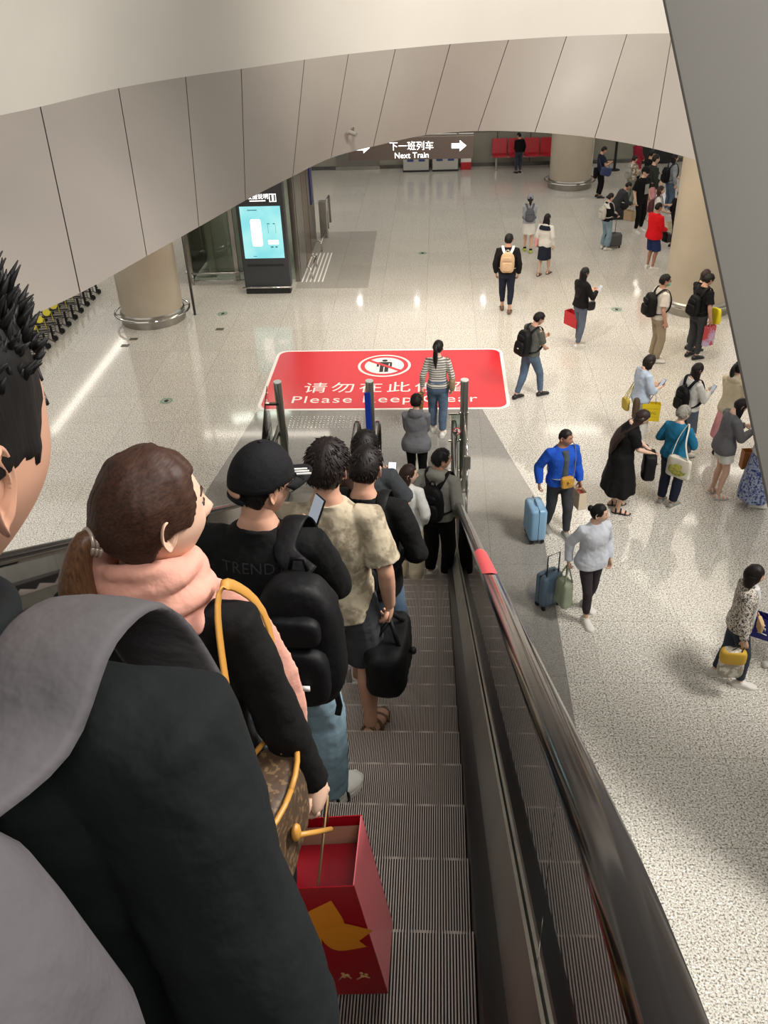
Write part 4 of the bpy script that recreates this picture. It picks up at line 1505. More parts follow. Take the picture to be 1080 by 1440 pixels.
        if st == 'spiky':
            rnd = random.Random(3)
            for q in range(900):
                a = rnd.uniform(0, 2 * pi); zz = rnd.uniform(0.46, 1.0)
                rr = sqrt(1 - zz * zz)
                d = Vector((rr * sin(a), rr * cos(a), zz))
                base = Vector((.082 * d.x, .104 * d.y - .004, .126 * d.z))
                dirn = (Vector((d.x * .5, d.y * .45 + .12, d.z * 1.1)) + Vector((rnd.uniform(-.28, .28), rnd.uniform(-.28, .28), rnd.uniform(-.1, .3)))).normalized()
                L = rnd.uniform(.016, .036) * (0.38 + .67 * sstep(.45, .95, zz))
                tipd = (dirn + Vector((rnd.uniform(-.35, .35), rnd.uniform(-.35, .35), 0))).normalized()
                mb.tube([H(base), H(base + dirn * L * .6), H(base + dirn * L * .6 + tipd * L * .5)], [.0032, .0022, .0004], 5)
        if st in ('short', 'crew', 'fringe') and near:
            rnd = random.Random(len(label))
            nq = (0, 420, 1100)[near]
            for q in range(nq):
                a = rnd.uniform(0, 2 * pi); zz = rnd.uniform(-.25, 1.0)
                f_ = min(a, 2 * pi - a) / pi
                line = 0.60 - 0.52 * sstep(0.22, 0.40, f_) - 0.62 * sstep(0.5, 0.75, f_)
                if zz < line + .05: continue
                rr = sqrt(1 - zz * zz)
                d = Vector((rr * sin(a), rr * cos(a), zz))
                tt = hair.get('t', .016) * (0.55 + 0.45 * sstep(line, line + .7, zz)) * (.6 if st == 'crew' else 1)
                base = Vector((.0765 * d.x, (.092 if d.y > 0 else .101) * d.y * (1 - .36 * sstep(.05, .8, -zz) if d.y < 0 else 1), .118 * d.z)) + d * (tt - .004)
                tang = Vector((d.x, d.y * .6 + .35 * (zz > .3), -1.4 + .9 * zz))
                tang = (tang - d * tang.dot(d)).normalized()
                L = rnd.uniform(.016, .034) * (.55 if st == 'crew' else 1)
                jit = Vector((rnd.uniform(-.4, .4), rnd.uniform(-.4, .4), rnd.uniform(-.3, .3)))
                mb.tube([H(base), H(base + (tang + jit * .3 + d * .12) * L * .6), H(base + (tang + jit * .6 + d * .0) * L)], [.0034, .003, .0006], 4)
        ho = mb.build('hair', hm, o, scale=S)
        if st == 'pony':
            tm.build('ponytail', mat('hair', hair.get('tail', hcol), 0.42, kind='hair', spec=0.4), ho, scale=S)
            T = MB()
            Rb = fig.Rh @ rot_x(radians(80))
            for q in (0, 1, 2):
                c_ = H((0, -0.112 - .007 * q, z0 + .004 * q))
                T.tube([c_ + Rb @ Vector((.0225 * cos(a), .0225 * sin(a), 0)) for a in [2 * pi * k / 18 for k in range(19)]], .0042, 6)
            T.build('hair_band', hair.get('band', BLACK_MATTE), ho, scale=S)
    # ---- cap or hat
    if extras and 'cap' in extras:
        c = extras['cap']
        T = MB()
        def cf(d):
            x, y, z = d
            k = sstep(-0.04 - .10 * (y < 0), 0.10 - .10 * (y < 0), z)
            rr = 1.02
            p = Vector((.0765 * x, (.094 if y > 0 else .103) * y, .122 * z))
            nn = Vector((x / .0765, y / .1, z / .12)).normalized()
            return p + nn * (0.022 * k - 0.012 * (1 - k))
        T.ell(fig.hc + fig.Rh @ Vector((0, -.002, .022)), None, 40, 28, cf, fig.Rh)
        co = T.build('cap', c['mat'], o, scale=S)
        T = MB()
        rings = []
        for q in range(7):
            u = q / 6
            r = []
            for j in range(17):
                a = radians(-72 + 144 * j / 16)
                R0 = Vector((.094 * sin(a), .112 * cos(a), .036 - .010 * abs(sin(a))))
                ex = Vector((.086 * sin(a), .112 * cos(a) + .082 * cos(a) ** .7 if cos(a) > 0 else 0, .022 - .030 * abs(sin(a)) ** 2))
                r.append(H(R0.lerp(ex, u)))
            rings.append(r)
        T.loft(rings, closed=False)
        br = T.build('brim', c['mat'], co, scale=S)
        so = br.modifiers.new('thick', 'SOLIDIFY'); so.thickness = 0.004
        T = MB(); T.ell(H((0, -.006, .168 - .002)), (.009, .009, .005), 10, 6, R=fig.Rh); T.build('button', c['mat'], co, scale=S)
        if c.get('stripes'):
            T = MB()
            for q in (-1, 0, 1):
                T.box(H((.050 + .012 * q, .125 , .040 - .004 * q)), (.006, .05, .004), fig.Rh @ rot_z(radians(-28)))
            T.build('brim_stripes', c['stripes'], br, scale=S, smooth=False)
        if c.get('strap'):
            T = MB()
            T.ell(H((0, -.113, .010)), (.036, .012, .020), 20, 10, R=fig.Rh)
            T.build('back_opening', sk, co, scale=S)
            T = MB()
            T.tube([H((.05 * sin(a), -.121 + .02 * (1 - cos(a)), -.016 + .003 * cos(a))) for a in [radians(-75 + 15 * k) for k in range(11)]], .008, 8, flat=(.5, 1.3))
            T.build('strap', c['mat'], co, scale=S)
    if extras and 'mask' in extras:
        T = MB()
        T.ell(H((0, .062, -.045)), (.060, .048, .046), 16, 12, R=fig.Rh)
        T.build('face_mask', extras['mask'], o, scale=S)
    if extras and 'glasses' in extras:
        T = MB()
        for sx in (-1, 1):
            T.tube([H((sx * .032 + .021 * cos(a), .102 - .01 * abs(cos(a)), .010 + .016 * sin(a))) for a in [2 * pi * k / 12 for k in range(13)]], .0028, 6)
            T.tube([H((sx * .052, .094, .014)), H((sx * .080, .0, .014))], .0028, 6)
        T.build('glasses', extras['glasses'], o, scale=S)
    fig.obj = o
    fig.loc = Vector(loc); fig.rz = rz
    return o

def W(fig, p):
    """point in the figure's axes (before scaling) to world"""
    return fig.loc + rot_z(fig.rz) @ (Vector(p) * fig.S)

# ------------------------------------------------------------------ bags and things people carry
def carried(fig, name, base, label, cat, group=None):
    b_ = Vector(base)
    r = empty(name, W(fig, b_), label, cat, group, fig.rz)
    bld = lambda mb, nm, m_, par=None, **kw: mb.build(nm, m_, par or r, scale=fig.S, offset=b_ * fig.S if par is None else b_ * fig.S, **kw)
    return r, bld

def soften(o, amt=0.030):
    t = bpy.data.textures.get('bag_creases') or bpy.data.textures.new('bag_creases', 'CLOUDS')
    t.noise_scale = 0.11; t.noise_depth = 4
    s = o.modifiers.new('sub', 'SUBSURF'); s.levels = s.render_levels = 1
    m = o.modifiers.new('creases', 'DISPLACE'); m.texture = t; m.texture_coords = 'GLOBAL'; m.strength = amt; m.mid_level = 0.5
    return o

def backpack(fig, label, m, w=.30, h=.44, d=.16, z=1.17, y0=None, strap=None, accent=None, pocket=True, one=None, dx=0.0, sag=0.0, sp_w=0.030, group=None, patch=None, side_tail=False, tw=1.0):
    """packed on the back; one=1 or -1 hangs it from a single shoulder"""
    y0 = -0.125 * (0.6 + .4 * fig.wide) if y0 is None else y0
    zb = z - h / 2
    r, bld = carried(fig, 'backpack', fig.U((dx, y0 - d / 2, zb)), label, 'backpack', group)
    def body(w, h, d, zc, yc, top=.55, n=28, rows=12, bot=.82):
        rings = []
        for q in range(rows + 1):
            u = q / rows
            a = -pi / 2 + pi * u
            zz = zc + h / 2 * (math.copysign(abs(sin(a)) ** .55, sin(a)))
            k = max(0.05, abs(cos(a)) ** .35)
            k *= (bot + (1 - bot) * sstep(0, .3, u)) * (1 - (1 - top) * sstep(.45, 1.0, u))
            rr = []
            for j in range(n):
                t_ = 2 * pi * j / n
                ca, sa = cos(t_), sin(t_)
                rr.append(fig.U((dx + w / 2 * k * math.copysign(abs(ca) ** .6, ca) + sag * (zz - zc), yc + d / 2 * (0.35 + .65 * k) * math.copysign(abs(sa) ** .6, sa), zz)))
            rings.append(rr)
        mb = MB(); mb.loft(rings); return mb
    bo = soften(bld(body(w, h, d, z, y0 - d / 2 + .01), 'body', m))
    if pocket:
        bld(body(w * .74, h * .46, d * .5, z - h * .16, y0 - d + .005, .8), 'front_pocket', accent or m, bo)
        bld(body(w * .60, h * .22, d * .35, z + h * .20, y0 - d + .012, .8), 'top_pocket', accent or m, bo)
        mb = MB(); mb.tube([fig.U((dx + w * .33 * sin(a), y0 - d * .55 - .02 * cos(a), z + h * .30 + h * .14 * cos(a))) for a in [radians(-90 + 15 * k) for k in range(13)]], .005, 6); bld(mb, 'zip', BLACK_MATTE, bo)
    mb = MB(); mb.tube([fig.U((dx - .03, y0 - .03, z + h / 2 - .01)), fig.U((dx - .02, y0 - .03, z + h / 2 + .035)), fig.U((dx + .02, y0 - .03, z + h / 2 + .035)), fig.U((dx + .03, y0 - .03, z + h / 2 - .01))], .008, 8); bld(mb, 'grab_handle', strap or m)
    if patch:
        mb = MB(); mb.box(fig.U((dx + w * .12, y0 - d * 1.28, z - h * .17)), (.035, .006, .02)); bld(mb, 'patch', patch, bo)
    sm_ = strap or m
    for sx in ((-1, 1) if not one else (one,)):
        o_ = 0.014 if fig.fem else 0.016
        P = [(dx + sx * w * .20, y0 - .01, z + h * .40), (sx * .105, -.075, 1.445), (sx * .112, -.01, 1.475), (sx * .118, .065, 1.445), (sx * .125, .118, 1.34), (sx * .135, .135, 1.24), (sx * .165, .10, 1.12), (sx * .185, .0, 1.04), (dx + sx * w * .36, y0 - .01, zb + .06)]
        if one:
            P = [(dx + sx * w * .1, y0 - .02, z + h * .42), (sx * .11, -.10, 1.41), (sx * .125, -.01, 1.475), (sx * .135, .07, 1.44), (sx * .15, .12, 1.33), (sx * .18, .11, 1.18), (sx * .20, .0, 1.05), (dx + sx * w * .3, y0 - .02, zb + .08)]
        P = [fig.U(p) for p in P]
        mb = MB()
        mb.tube(catmull(P, 5), 1.0, 10, flat=(sp_w, .007), up=fig.tw((1, 0, 0)))
        bld(mb, 'shoulder_strap', sm_)
    if side_tail:
        for sx in (-1, 1):
            mb = MB(); mb.tube([fig.U((dx + sx * w * .3, y0 - .05, zb + .02)), fig.U((dx + sx * w * .34, y0 - .05, zb - .10)), fig.U((dx + sx * w * .30, y0 - .04, zb - .16))], 1.0, 6, flat=(.012, .003), up=(1, 0, 0)); bld(mb, 'loose_strap', sm_)
    return r

def soft_bag(fig, name, label, cat, c, w, h, d, m, strap=None, strap_pts=None, strap_w=.012, top=.9, bot=1.0, ax='y', flap=None, handles=None, hr=.006, group=None, clasp=None, hmat=None, pr=.5, tilt=0, printm=None, print_c=None, open_top=None):
    """a bag of soft rounded-box form centred at c in the figure's axes; ax = axis across which it is flat"""
    c = Vector(c)
    r, bld = carried(fig, name, c - Vector((0, 0, h / 2)), label, cat, group)
    Rt = Matrix.Rotation(radians(tilt), 3, 'Y' if ax == 'y' else 'X')
    def sh(w, h, d, c, n=28, rows=12, pr=pr):
        rings = []
        for q in range(rows + 1):
            u = q / rows
            a = -pi / 2 + pi * u
            zz = h / 2 * math.copysign(abs(sin(a)) ** pr, sin(a))
            k = max(.04, abs(cos(a)) ** (pr * .6)) * (bot + (top - bot) * u)
            rr = []
            for j in range(n):
                t_ = 2 * pi * j / n
                ca, sa = cos(t_), sin(t_)
                px, py = w / 2 * k * math.copysign(abs(ca) ** .55, ca), d / 2 * (.3 + .7 * k) * math.copysign(abs(sa) ** .55, sa)
                v = Vector((px, py, zz)) if ax == 'y' else Vector((py, px, zz))
                rr.append(c + Rt @ v)
            rings.append(rr)
        mb = MB(); mb.loft(rings); return mb
    bo = soften(bld(sh(w, h, d, c), 'body', m))
    if flap:
        bld(sh(w * 1.02, h * .45, d * 1.08, c + Rt @ Vector((0, 0, h * .26))), 'flap', flap, bo)
    if clasp:
        mb = MB(); mb.ell(c + Rt @ (Vector((0, d * .56, .02)) if ax == 'y' else Vector((d * .56, 0, .02))), (.018, .018, .022), 10, 8); bld(mb, 'clasp', clasp, bo)
    if printm:
        for sg in (-1, 1):
            mb = MB()
            q = Vector((0, sg * d * .46, -h * .08)) if ax == 'y' else Vector((sg * d * .46, 0, -h * .08))
            mb.ell(c + Rt @ q, (w * .36, d * .09, h * .30) if ax == 'y' else (d * .09, w * .36, h * .30), 20, 12)
            bld(mb, 'print', printm, bo)
    if strap_pts:
        mb = MB(); mb.tube(catmull([Vector(p) for p in strap_pts], 5), 1.0, 8, flat=(strap_w, .004), up=fig.tw((0, 1, .2)) if ax == 'y' else fig.tw((0, 1, 0)))
        bld(mb, 'strap', strap or m)
    if handles is not None:
        hp = Vector(handles)
        for sg in (-1, 1):
            e = [Vector((-w * .22, sg * d * .3, h * .46)), Vector((w * .22, sg * d * .3, h * .46))] if ax == 'y' else [Vector((sg * d * .3, -w * .22, h * .46)), Vector((sg * d * .3, w * .22, h * .46))]
            a_, b_ = c + Rt @ e[0], c + Rt @ e[1]
            side = (b_ - a_).normalized() * .022
            mb = MB(); mb.tube([a_, a_.lerp(hp - side, .6), hp - side, hp + side, b_.lerp(hp + side, .6), b_], hr, 8); bld(mb, 'handle', hmat or strap or m)
    return r

def paper_bag(fig, label, c, w, h, d, m, hand, hm, ax='y', side=None, inside=None, content=None, group=None, writing=None, yaw=0, tilt=0, cat='paper bag', name='paper_bag'):
    """open carrier bag with crisp edges and two rope handles up to the hand"""
    c = Vector(c)
    r, bld = carried(fig, name, c - Vector((0, 0, h / 2)), label, cat, group)
    R = rot_z(radians(yaw) + (pi / 2 if ax == 'x' else 0)) @ Matrix.Rotation(radians(tilt), 3, 'Y')
    P = lambda x, y, z: c + R @ Vector((x, y, z))
    b = MB()
    x, y, z = w / 2, d / 2, h / 2
    k = 1.0
    co = [P(-x, -y, -z), P(x, -y, -z), P(x, y, -z), P(-x, y, -z), P(-x * k, -y, z), P(x * k, -y, z), P(x * k, y, z), P(-x * k, y, z)]
    for nm, fc, mt in (('front_panel', (0, 1, 5, 4), m), ('back_panel', (2, 3, 7, 6), m), ('side_panel', (1, 2, 6, 5), side or m), ('side_panel', (3, 0, 4, 7), side or m), ('bottom_panel', (3, 2, 1, 0), m)):
        q = [co[i] for i in fc]
        if nm == 'side_panel':
            mid0, mid1 = (q[0] + q[1]) / 2, (q[2] + q[3]) / 2
            inw = (c - mid0); inw.z = 0; inw.normalize()
            mid1 = mid1 + inw * .0 ; mid0 = mid0
            mb = MB(); mb.add([q[0], mid0, mid1, q[3], q[1], q[2]], [(0, 1, 2, 3), (1, 4, 5, 2)])
        else:
            mb = MB(); mb.add(q, [(0, 1, 2, 3)])
        o = bld(mb, nm, [mt, inside or mt], smooth=False)
        so = o.modifiers.new('paper', 'SOLIDIFY'); so.thickness = .003; so.offset = -1
        if inside: so.material_offset = 0
    if inside:
        mb = MB(); s_ = .006
        q = [P(-x + s_, -y + s_, -z), P(x - s_, -y + s_, -z), P(x - s_, y - s_, -z), P(-x + s_, y - s_, -z), P(-x + s_, -y + s_, z - .03), P(x - s_, -y + s_, z - .03), P(x - s_, y - s_, z - .03), P(-x + s_, y - s_, z - .03)]
        mb.add(q, [(0, 1, 5, 4), (1, 2, 6, 5), (2, 3, 7, 6), (3, 0, 4, 7)])
        bld(mb, 'lining', inside, smooth=False)
    if content:
        mb = MB(); mb.box(P(0, 0, -.04), (w * .86 if ax == 'y' else d * .86, d * .84 if ax == 'y' else w * .84, h * .80), rot_z(radians(yaw)) @ Matrix.Rotation(radians(tilt), 3, 'Y')); bld(mb, 'content', content, smooth=False)
    hp = Vector(hand)
    for sg in (-1, 1):
        a_, b_ = P(-w * .22, sg * y, z - .02), P(w * .22, sg * y, z - .02)
        sd = (b_ - a_).normalized() * .02
        mb = MB(); mb.tube([a_, hp - sd, hp + sd, b_], .0032, 6); bld(mb, 'rope_handle', hm)
    r['_p'] = 0
    del r['_p']
    return r, P, bld

def bag_text(P, bld, text, size, x, z, y, m, nm='lettering'):
    cu = bpy.data.curves.new('tmp_text', 'FONT'); cu.body = text; cu.size = size; cu.align_x = 'CENTER'; cu.align_y = 'CENTER'; cu.resolution_u = 2
    t = bpy.data.objects.new('tmp_text', cu); COL.objects.link(t)
    me = bpy.data.meshes.new_from_object(t.evaluated_get(bpy.context.evaluated_depsgraph_get()))
    mb = MB()
    mb.add([P(x + v.co.x, y, z + v.co.y) for v in me.vertices], [tuple(p.vertices) for p in me.polygons])
    bpy.data.objects.remove(t); bpy.data.curves.remove(cu); bpy.data.meshes.remove(me)
    return bld(mb, nm, m, smooth=False)

def suitcase(fig, label, c, w, h, d, m, yaw=0, handle_up=.0, wheels=True, tiltx=0, ribs=True, group=None):
    c = Vector(c)
    r = empty('suitcase', W(fig, c), label, 'suitcase', group, fig.rz + radians(yaw))
    r.rotation_euler.x = radians(tiltx)
    S = fig.S
    z0 = .055
    mb = MB()
    mb.box((0, 0, z0 + h / 2), (w, d, h)); bo = mb.build('shell', m, r, True, bevel=min(.05, d * .25))
    bo.modifiers['bevel'].segments = 4
    if ribs:
        for k in range(5):
            x = -w * .36 + w * .18 * k
            q = MB(); q.box((x, 0, z0 + h / 2), (w * .06, d + .008, h * .80)); q.build('rib', m, bo, True, bevel=.003)
    q = MB(); q.box((0, 0, z0 + h / 2), (w + .004, .006, h + .004)); q.build('zip', BLACK_MATTE, bo, False)
    q = MB(); q.tube([(-.07, 0, z0 + h), (-.06, 0, z0 + h + .03), (.06, 0, z0 + h + .03), (.07, 0, z0 + h)], .012, 8); q.build('grip', m, r)
    if handle_up:
        q = MB(); 
        q.tube([(-.09, d * .25, z0 + h), (-.09, d * .25, z0 + h + handle_up), (.09, d * .25, z0 + h + handle_up), (.09, d * .25, z0 + h)], .009, 8); q.build('pull_handle', STEEL_DARK, r)
    if wheels:
        for sx in (-1, 1):
            for sy in (-1, 1):
                q = MB(); q.tube([(sx * w * .38 - .012, sy * d * .32, .028), (sx * w * .38 + .012, sy * d * .32, .028)], .028, 14); q.box((sx * w * .38, sy * d * .32, .05), (.035, .03, .03)); q.build('wheel', BLACK_MATTE, r, auto=True)
    return r

def phone(fig, side, label, m=None, off=(0, .06, .02), tilt=-35, screen=None, yaw=0, hand=True):
    i = 0 if side < 0 else 1
    p = fig.wr[i] + fig.tw(Vector((-side * .01, .075, .035))) + fig.tw(Vector(off)) - fig.tw(Vector((0, .06, .02)))
    r = empty('smartphone', W(fig, p), label, 'phone', None, fig.rz + fig.twist + radians(yaw))
    r.rotation_euler.x = radians(tilt)
    q = MB(); q.box((0, 0, 0), (.074, .009, .155)); q.build('case', m or BLACK, r, False, bevel=.004)
    q = MB(); q.box((0, -.0052, 0), (.066, .001, .145)); q.build('screen', screen or mat('phone_screen', '#aeb9c9', 0.2, emit=.35), r, False)
    return r

def bake_all():
    """turn the joined limbs and garments into single smooth meshes and add heads and hands to the bodies"""
    tex = bpy.data.textures.new('folds', 'CLOUDS'); tex.noise_scale = 0.16; tex.noise_depth = 3
    for o, vox, sm_, wr, fine, S in BAKE:
        md = o.modifiers.new('skin', 'REMESH'); md.mode = 'VOXEL'; md.voxel_size = vox; md.use_smooth_shade = True
        s1 = o.modifiers.new('relax', 'SMOOTH'); s1.factor = 0.5; s1.iterations = sm_
        if wr:
            d = o.modifiers.new('folds', 'DISPLACE'); d.texture = tex; d.strength = wr * 2.6; d.mid_level = 0.5; d.texture_coords = 'GLOBAL'
    dg = bpy.context.evaluated_depsgraph_get()
    dg.update()
    done = []
    for o, vox, sm_, wr, fine, S in BAKE:
        me = bpy.data.meshes.new_from_object(o.evaluated_get(dg), preserve_all_data_layers=False, depsgraph=dg)
        done.append(me)
    for (o, vox, sm_, wr, fine, S), me in zip(BAKE, done):
        mats_ = [m_ for m_ in o.data.materials]
        old = o.data
        o.modifiers.clear()
        me.materials.clear()
        for m_ in mats_: me.materials.append(m_)
        if fine is not None:
            bm = bmesh.new(); bm.from_mesh(me)
            vs_ = [bm.verts.new(p * S) for p in fine.v]
            new = []
            for f, mi in zip(fine.f, fine.m):
                try:
                    fa = bm.faces.new([vs_[i] for i in f]); fa.material_index = mi; fa.smooth = True; new.append(fa)
                except ValueError: pass
            bmesh.ops.remove_doubles(bm, verts=vs_, dist=1e-6)
            bmesh.ops.recalc_face_normals(bm, faces=[f for f in new if f.is_valid])
            bm.to_mesh(me); bm.free()
        me.shade_smooth()
        o.data = me
        me.name = o.name
        bpy.data.meshes.remove(old)
# ------------------------------------------------------------------ clothes palette
def cl(h, **k): return mat('cloth', h, 0.85, kind='cloth', **k)
C_BLACK, C_BLACK2 = cl('#0b0b0c'), cl('#141315')
C_TEAL_BLACK = cl('#0e1214')
C_NAVY, C_CHAR = cl('#1e2333'), cl('#37383b')
C_GREY, C_LGREY = cl('#6b6a67'), cl('#9a9890')
C_WHITE, C_CREAM, C_PALEB = cl('#dcdad4'), cl('#cfc3a6'), cl('#b9c6d6')
C_RED, C_BLUE, C_TEAL = cl('#d3111c'), cl('#1d4fb4'), cl('#1d6a8c')
C_KHAKI, C_BEIGE, C_PINK = cl('#9b8c74'), cl('#b3a17c'), cl('#e2a0a6')
C_BROWN = cl('#5a4637')
C_PLUM = cl('#3a3237')
D_LIGHT = mat('denim_light', '#7b93a0', 0.85, kind='denim')
D_MID = mat('denim_mid', '#50647a', 0.85, kind='denim')
D_DARK = mat('denim_dark', '#2c3444', 0.85, kind='denim')
D_GREY = mat('denim_grey', '#5c6675', 0.85, kind='denim')
CAMO = mat('blotchy_tee', '#8f826c', 0.85, kind='blotch', h2='#b5a88f', scale=.8)
LEO = mat('leopard_print', '#d8cfc2', 0.8, kind='leopard', h2='#2a221e', scale=1.3)
STRIPE = mat('striped_knit', '#d9d3c6', 0.85, kind='stripe', h2='#5b5a5c', scale=.55)
SH_WHITE = mat('white_leather', '#dedbd2', 0.5)
SH_BLACK = mat('black_leather', '#19181a', 0.4)
SH_BROWN = mat('brown_leather', '#6b4f38', 0.5)
SOLE_W = mat('white_sole', '#e6e3da', 0.6)
BAG_BLACK = mat('black_nylon', '#0d0d0f', 0.6, kind='cloth', scale=.7)
BAG_GREY = mat('grey_nylon', '#555254', 0.8, kind='cloth')
TAN = mat('tan_leather', '#c08a3e', 0.45)
HBLACK, HBROWN, HDARK = '#120e0d', '#3a241a', '#1d1513'

def walk(a=.22, y=5): return ((-0.085, a, 0.0, y), (0.085, -a * .9, 0.0, y))
def walk2(a=.22, y=5): return ((-0.085, -a * .9, 0.0, y), (0.085, a, 0.0, y))

def nose(k): return STEP_Y0 + STEP_D * k

# ------------------------------------------------------------------ riders on the escalator, from the camera downwards
# man in front of the camera, grey backpack
f = Fig(h=1.84, lean=3, head=(-13, 5), arms=((-0.26, 0.10, 0.90), (0.19, 0.05, 0.885)), wide=.86, twist=-3, tilt=8)
k = -2
person('person with spiky black hair and dark jacket wearing the grey backpack, nearest the camera', (-0.397, nose(k) - 0.20, inc(nose(k))), radians(-2), f, SKIN_A,
       dict(style='spiky', color='#0f0d0d', t=.012), dict(mat=C_TEAL_BLACK, name='jacket', loose=.016, hem=.84, collar='high', sleeve_loose=.020, wrinkle=.010),
       dict(mat=C_BLACK, loose=.02), dict(mat=SH_BLACK), near=2)
backpack(f, 'large grey backpack on the back of the man nearest the camera', BAG_GREY, w=.42, h=.54, d=.20, z=1.225, y0=-.115, sp_w=.044)

# woman with the pink scarf
k = 0
f = Fig(h=1.72, fem=True, head=(-40, 6), arms=('side', (0.265, 0.07, 0.80)), wide=.98)
fw_ = f
person('person with brown ponytail and pink scarf over a black top, holding the red bag', (-0.545, nose(k) - 0.20, inc(nose(k))), radians(-8), f, SKIN_B,
       dict(style='pony', color=HBROWN, L=.17, z=-.02, t=.020, tail='#5b3d27', band=mat('beaded_band', '#b9a79a', 0.3, 0.4)), dict(mat=C_BLACK, name='sweater', loose=.012, hem=.86, sleeve_loose=.013),
       dict(mat=C_BLACK2, loose=.016), dict(mat=SH_BLACK), near=2, curl=(.6, 1.1))
SCARF = mat('pink_scarf', '#dba08e', 0.85, kind='cloth')
mb = MB()
for q, (rr, zz, tt) in enumerate(((.088, 1.478, .026), (.100, 1.445, .026), (.080, 1.515, .020), (.106, 1.412, .022), (.094, 1.50, .018))):
    mb.tube([f.U((rr * cos(a) * (1 + .05 * sin(3 * a + q)), -.004 + rr * .95 * sin(a), zz + .012 * sin(2 * a + q * 2) - .012 * sin(a))) for a in [2 * pi * i / 24 for i in range(25)]], tt, 12)
BAKE.append((mb.build('scarf', SCARF, f.obj, scale=f.S), .006, 5, .006, None, f.S))
so = f.obj.children[-1]
mb = MB()
mb.tube([f.U(p) for p in ((.045, .06, 1.43), (.095, .095, 1.36), (.155, .105, 1.27), (.192, .115, 1.13), (.20, .12, 1.0), (.195, .12, .88))], [.028, .034, .038, .042, .042, .036], 12, flat=(1.0, .30), up=(0.6, .5, 0))
BAKE.append((mb.build('scarf_end', SCARF, so, scale=f.S), .006, 4, .004, None, f.S))
MONO = mat('brown_monogram', '#4b3a2b', 0.5, kind='monogram', h2='#6e573d')
soft_bag(f, 'handbag', 'brown patterned handbag with tan trim under the arm of the woman in the scarf', 'handbag', (0.215, -0.115, 0.93), .30, .24, .11, MONO, ax='x', pr=.35,
         strap=TAN, strap_w=.012, strap_pts=[(0.215, -.20, 1.04), (0.175, -.12, 1.30), (0.150, -.045, 1.455), (0.160, .015, 1.455), (0.20, .06, 1.32), (0.225, -.02, 1.05)])
hb = [o for o in bpy.data.objects if o.name.startswith('handbag')][-1]
mb = MB()
mb.tube([Vector((.055 * cos(a), .145 * sin(a), .243)) for a in [2 * pi * i / 24 for i in range(25)]], .006, 8)
mb.build('trim_edge', TAN, hb)
mb = MB(); mb.tube([(.06, -.02, .13), (.085, .03, .08), (.095, .10, .0)], .006, 8); mb.ell((.062, -.02, .14), (.01, .016, .022), 10, 8); mb.build('tan_tab', TAN, hb)

# red paper bag in her right hand
RED_P = mat('red_gloss_paper', '#a00d1c', 0.25)
RED_S = mat('lit_red_gloss_paper', '#f77a83', 0.18)  # the bag's red, with the light on its sides put into the colour
LINING = mat('bag_lining_kraft', '#b98a72', 0.7)
ROPE = mat('cream_rope', '#c9a577', 0.7)
hp = f.wr[1] + Vector((0, .03, -.085))
bg, P_, bld_ = paper_bag(f, 'red paper bag with orange flower held by the person in the pink scarf', (0.195, 0.105, 0.295), .34, .48, .20, RED_P, hp, ROPE, side=RED_S, inside=LINING,
                         content=mat('boxed_gift', '#8f1320', 0.3), yaw=7, tilt=-8)
FLOW = mat('orange_flower_print', '#e08a1e', 0.4)
mb = MB()
for q_i, (a0, L, wd) in enumerate(((70, .13, .050), (125, .115, .055), (178, .14, .042), (12, .11, .045), (-20, .09, .04), (212, .12, .030))):
    pts = []
    for q in range(13):
        u = q / 12
        pts.append((L * u, wd * sin(pi * u ** .8) * (.9 + .1 * sin(5 * u))))
    pl = pts + [(x, -y * .75) for x, y in reversed(pts[1:-1])]
    ca, sa = cos(radians(a0)), sin(radians(a0))
    mb.add([P_(1.3 * (x * ca - y * sa) + .045, -.1045 - .0006 * q_i, 1.3 * (x * sa + y * ca) + .03) for x, y in pl], [tuple(range(len(pl)))])
bld_(mb, 'flower_print', FLOW, smooth=False)
mb = MB()
for q in range(5):
    x0 = -.10 + .05 * q
    mb.tube([P_(x0, -.1035, -.165), P_(x0 + .02, -.1035, -.150 + .01 * (q % 2)), P_(x0 + .035, -.1035, -.160)], .0025, 5)
    for a in range(3): mb.ell(P_(x0 + .02 + .008 * cos(a * 2.1), -.1035, -.145 + .008 * sin(a * 2.1)), (.006, .0015, .006), 8, 4)
bld_(mb, 'blossom_print', mat('gold_blossom_print', '#d2a873', 0.4))

# man in the black cap
k = 3
f = Fig(h=1.74, head=(-44, 5), arms=((-0.12, 0.30, 1.15), (0.11, 0.31, 1.17)), wide=1.04, feet=((-0.13, 0.0, 0, 12), (0.15, -0.02, 0, 32)), lean=1)
person('person in black cap, black top with raised back lettering and pale jeans', (-0.63, nose(k) - 0.21, inc(nose(k))), radians(-4), f, SKIN_A,
       dict(style='crew', color=HBLACK, t=.006), dict(mat=C_BLACK, name='sweatshirt', loose=.016, hem=.86, sleeve_loose=.018),
       dict(mat=D_LIGHT, loose=.030, hem=.045, hem_r=.085, knee_r=.090, wrinkle=.012), dict(mat=SH_WHITE, sole=SOLE_W, trim=SH_BLACK), near=2,
       extras={'cap': dict(mat=mat('cap_cotton', '#131315', 0.8, kind='cloth'), strap=True, stripes=WHITE)})
fcap = f
phone(f, 1, 'smartphone in the hands of the man in the black cap', tilt=-25, yaw=-50, off=(.01, .06, .06))
backpack(f, 'big black backpack hanging from the right shoulder of the man in the cap', BAG_BLACK, w=.31, h=.50, d=.19, z=1.15, y0=-.14, one=1, dx=.17, sp_w=.040, patch=WHITE, side_tail=True)

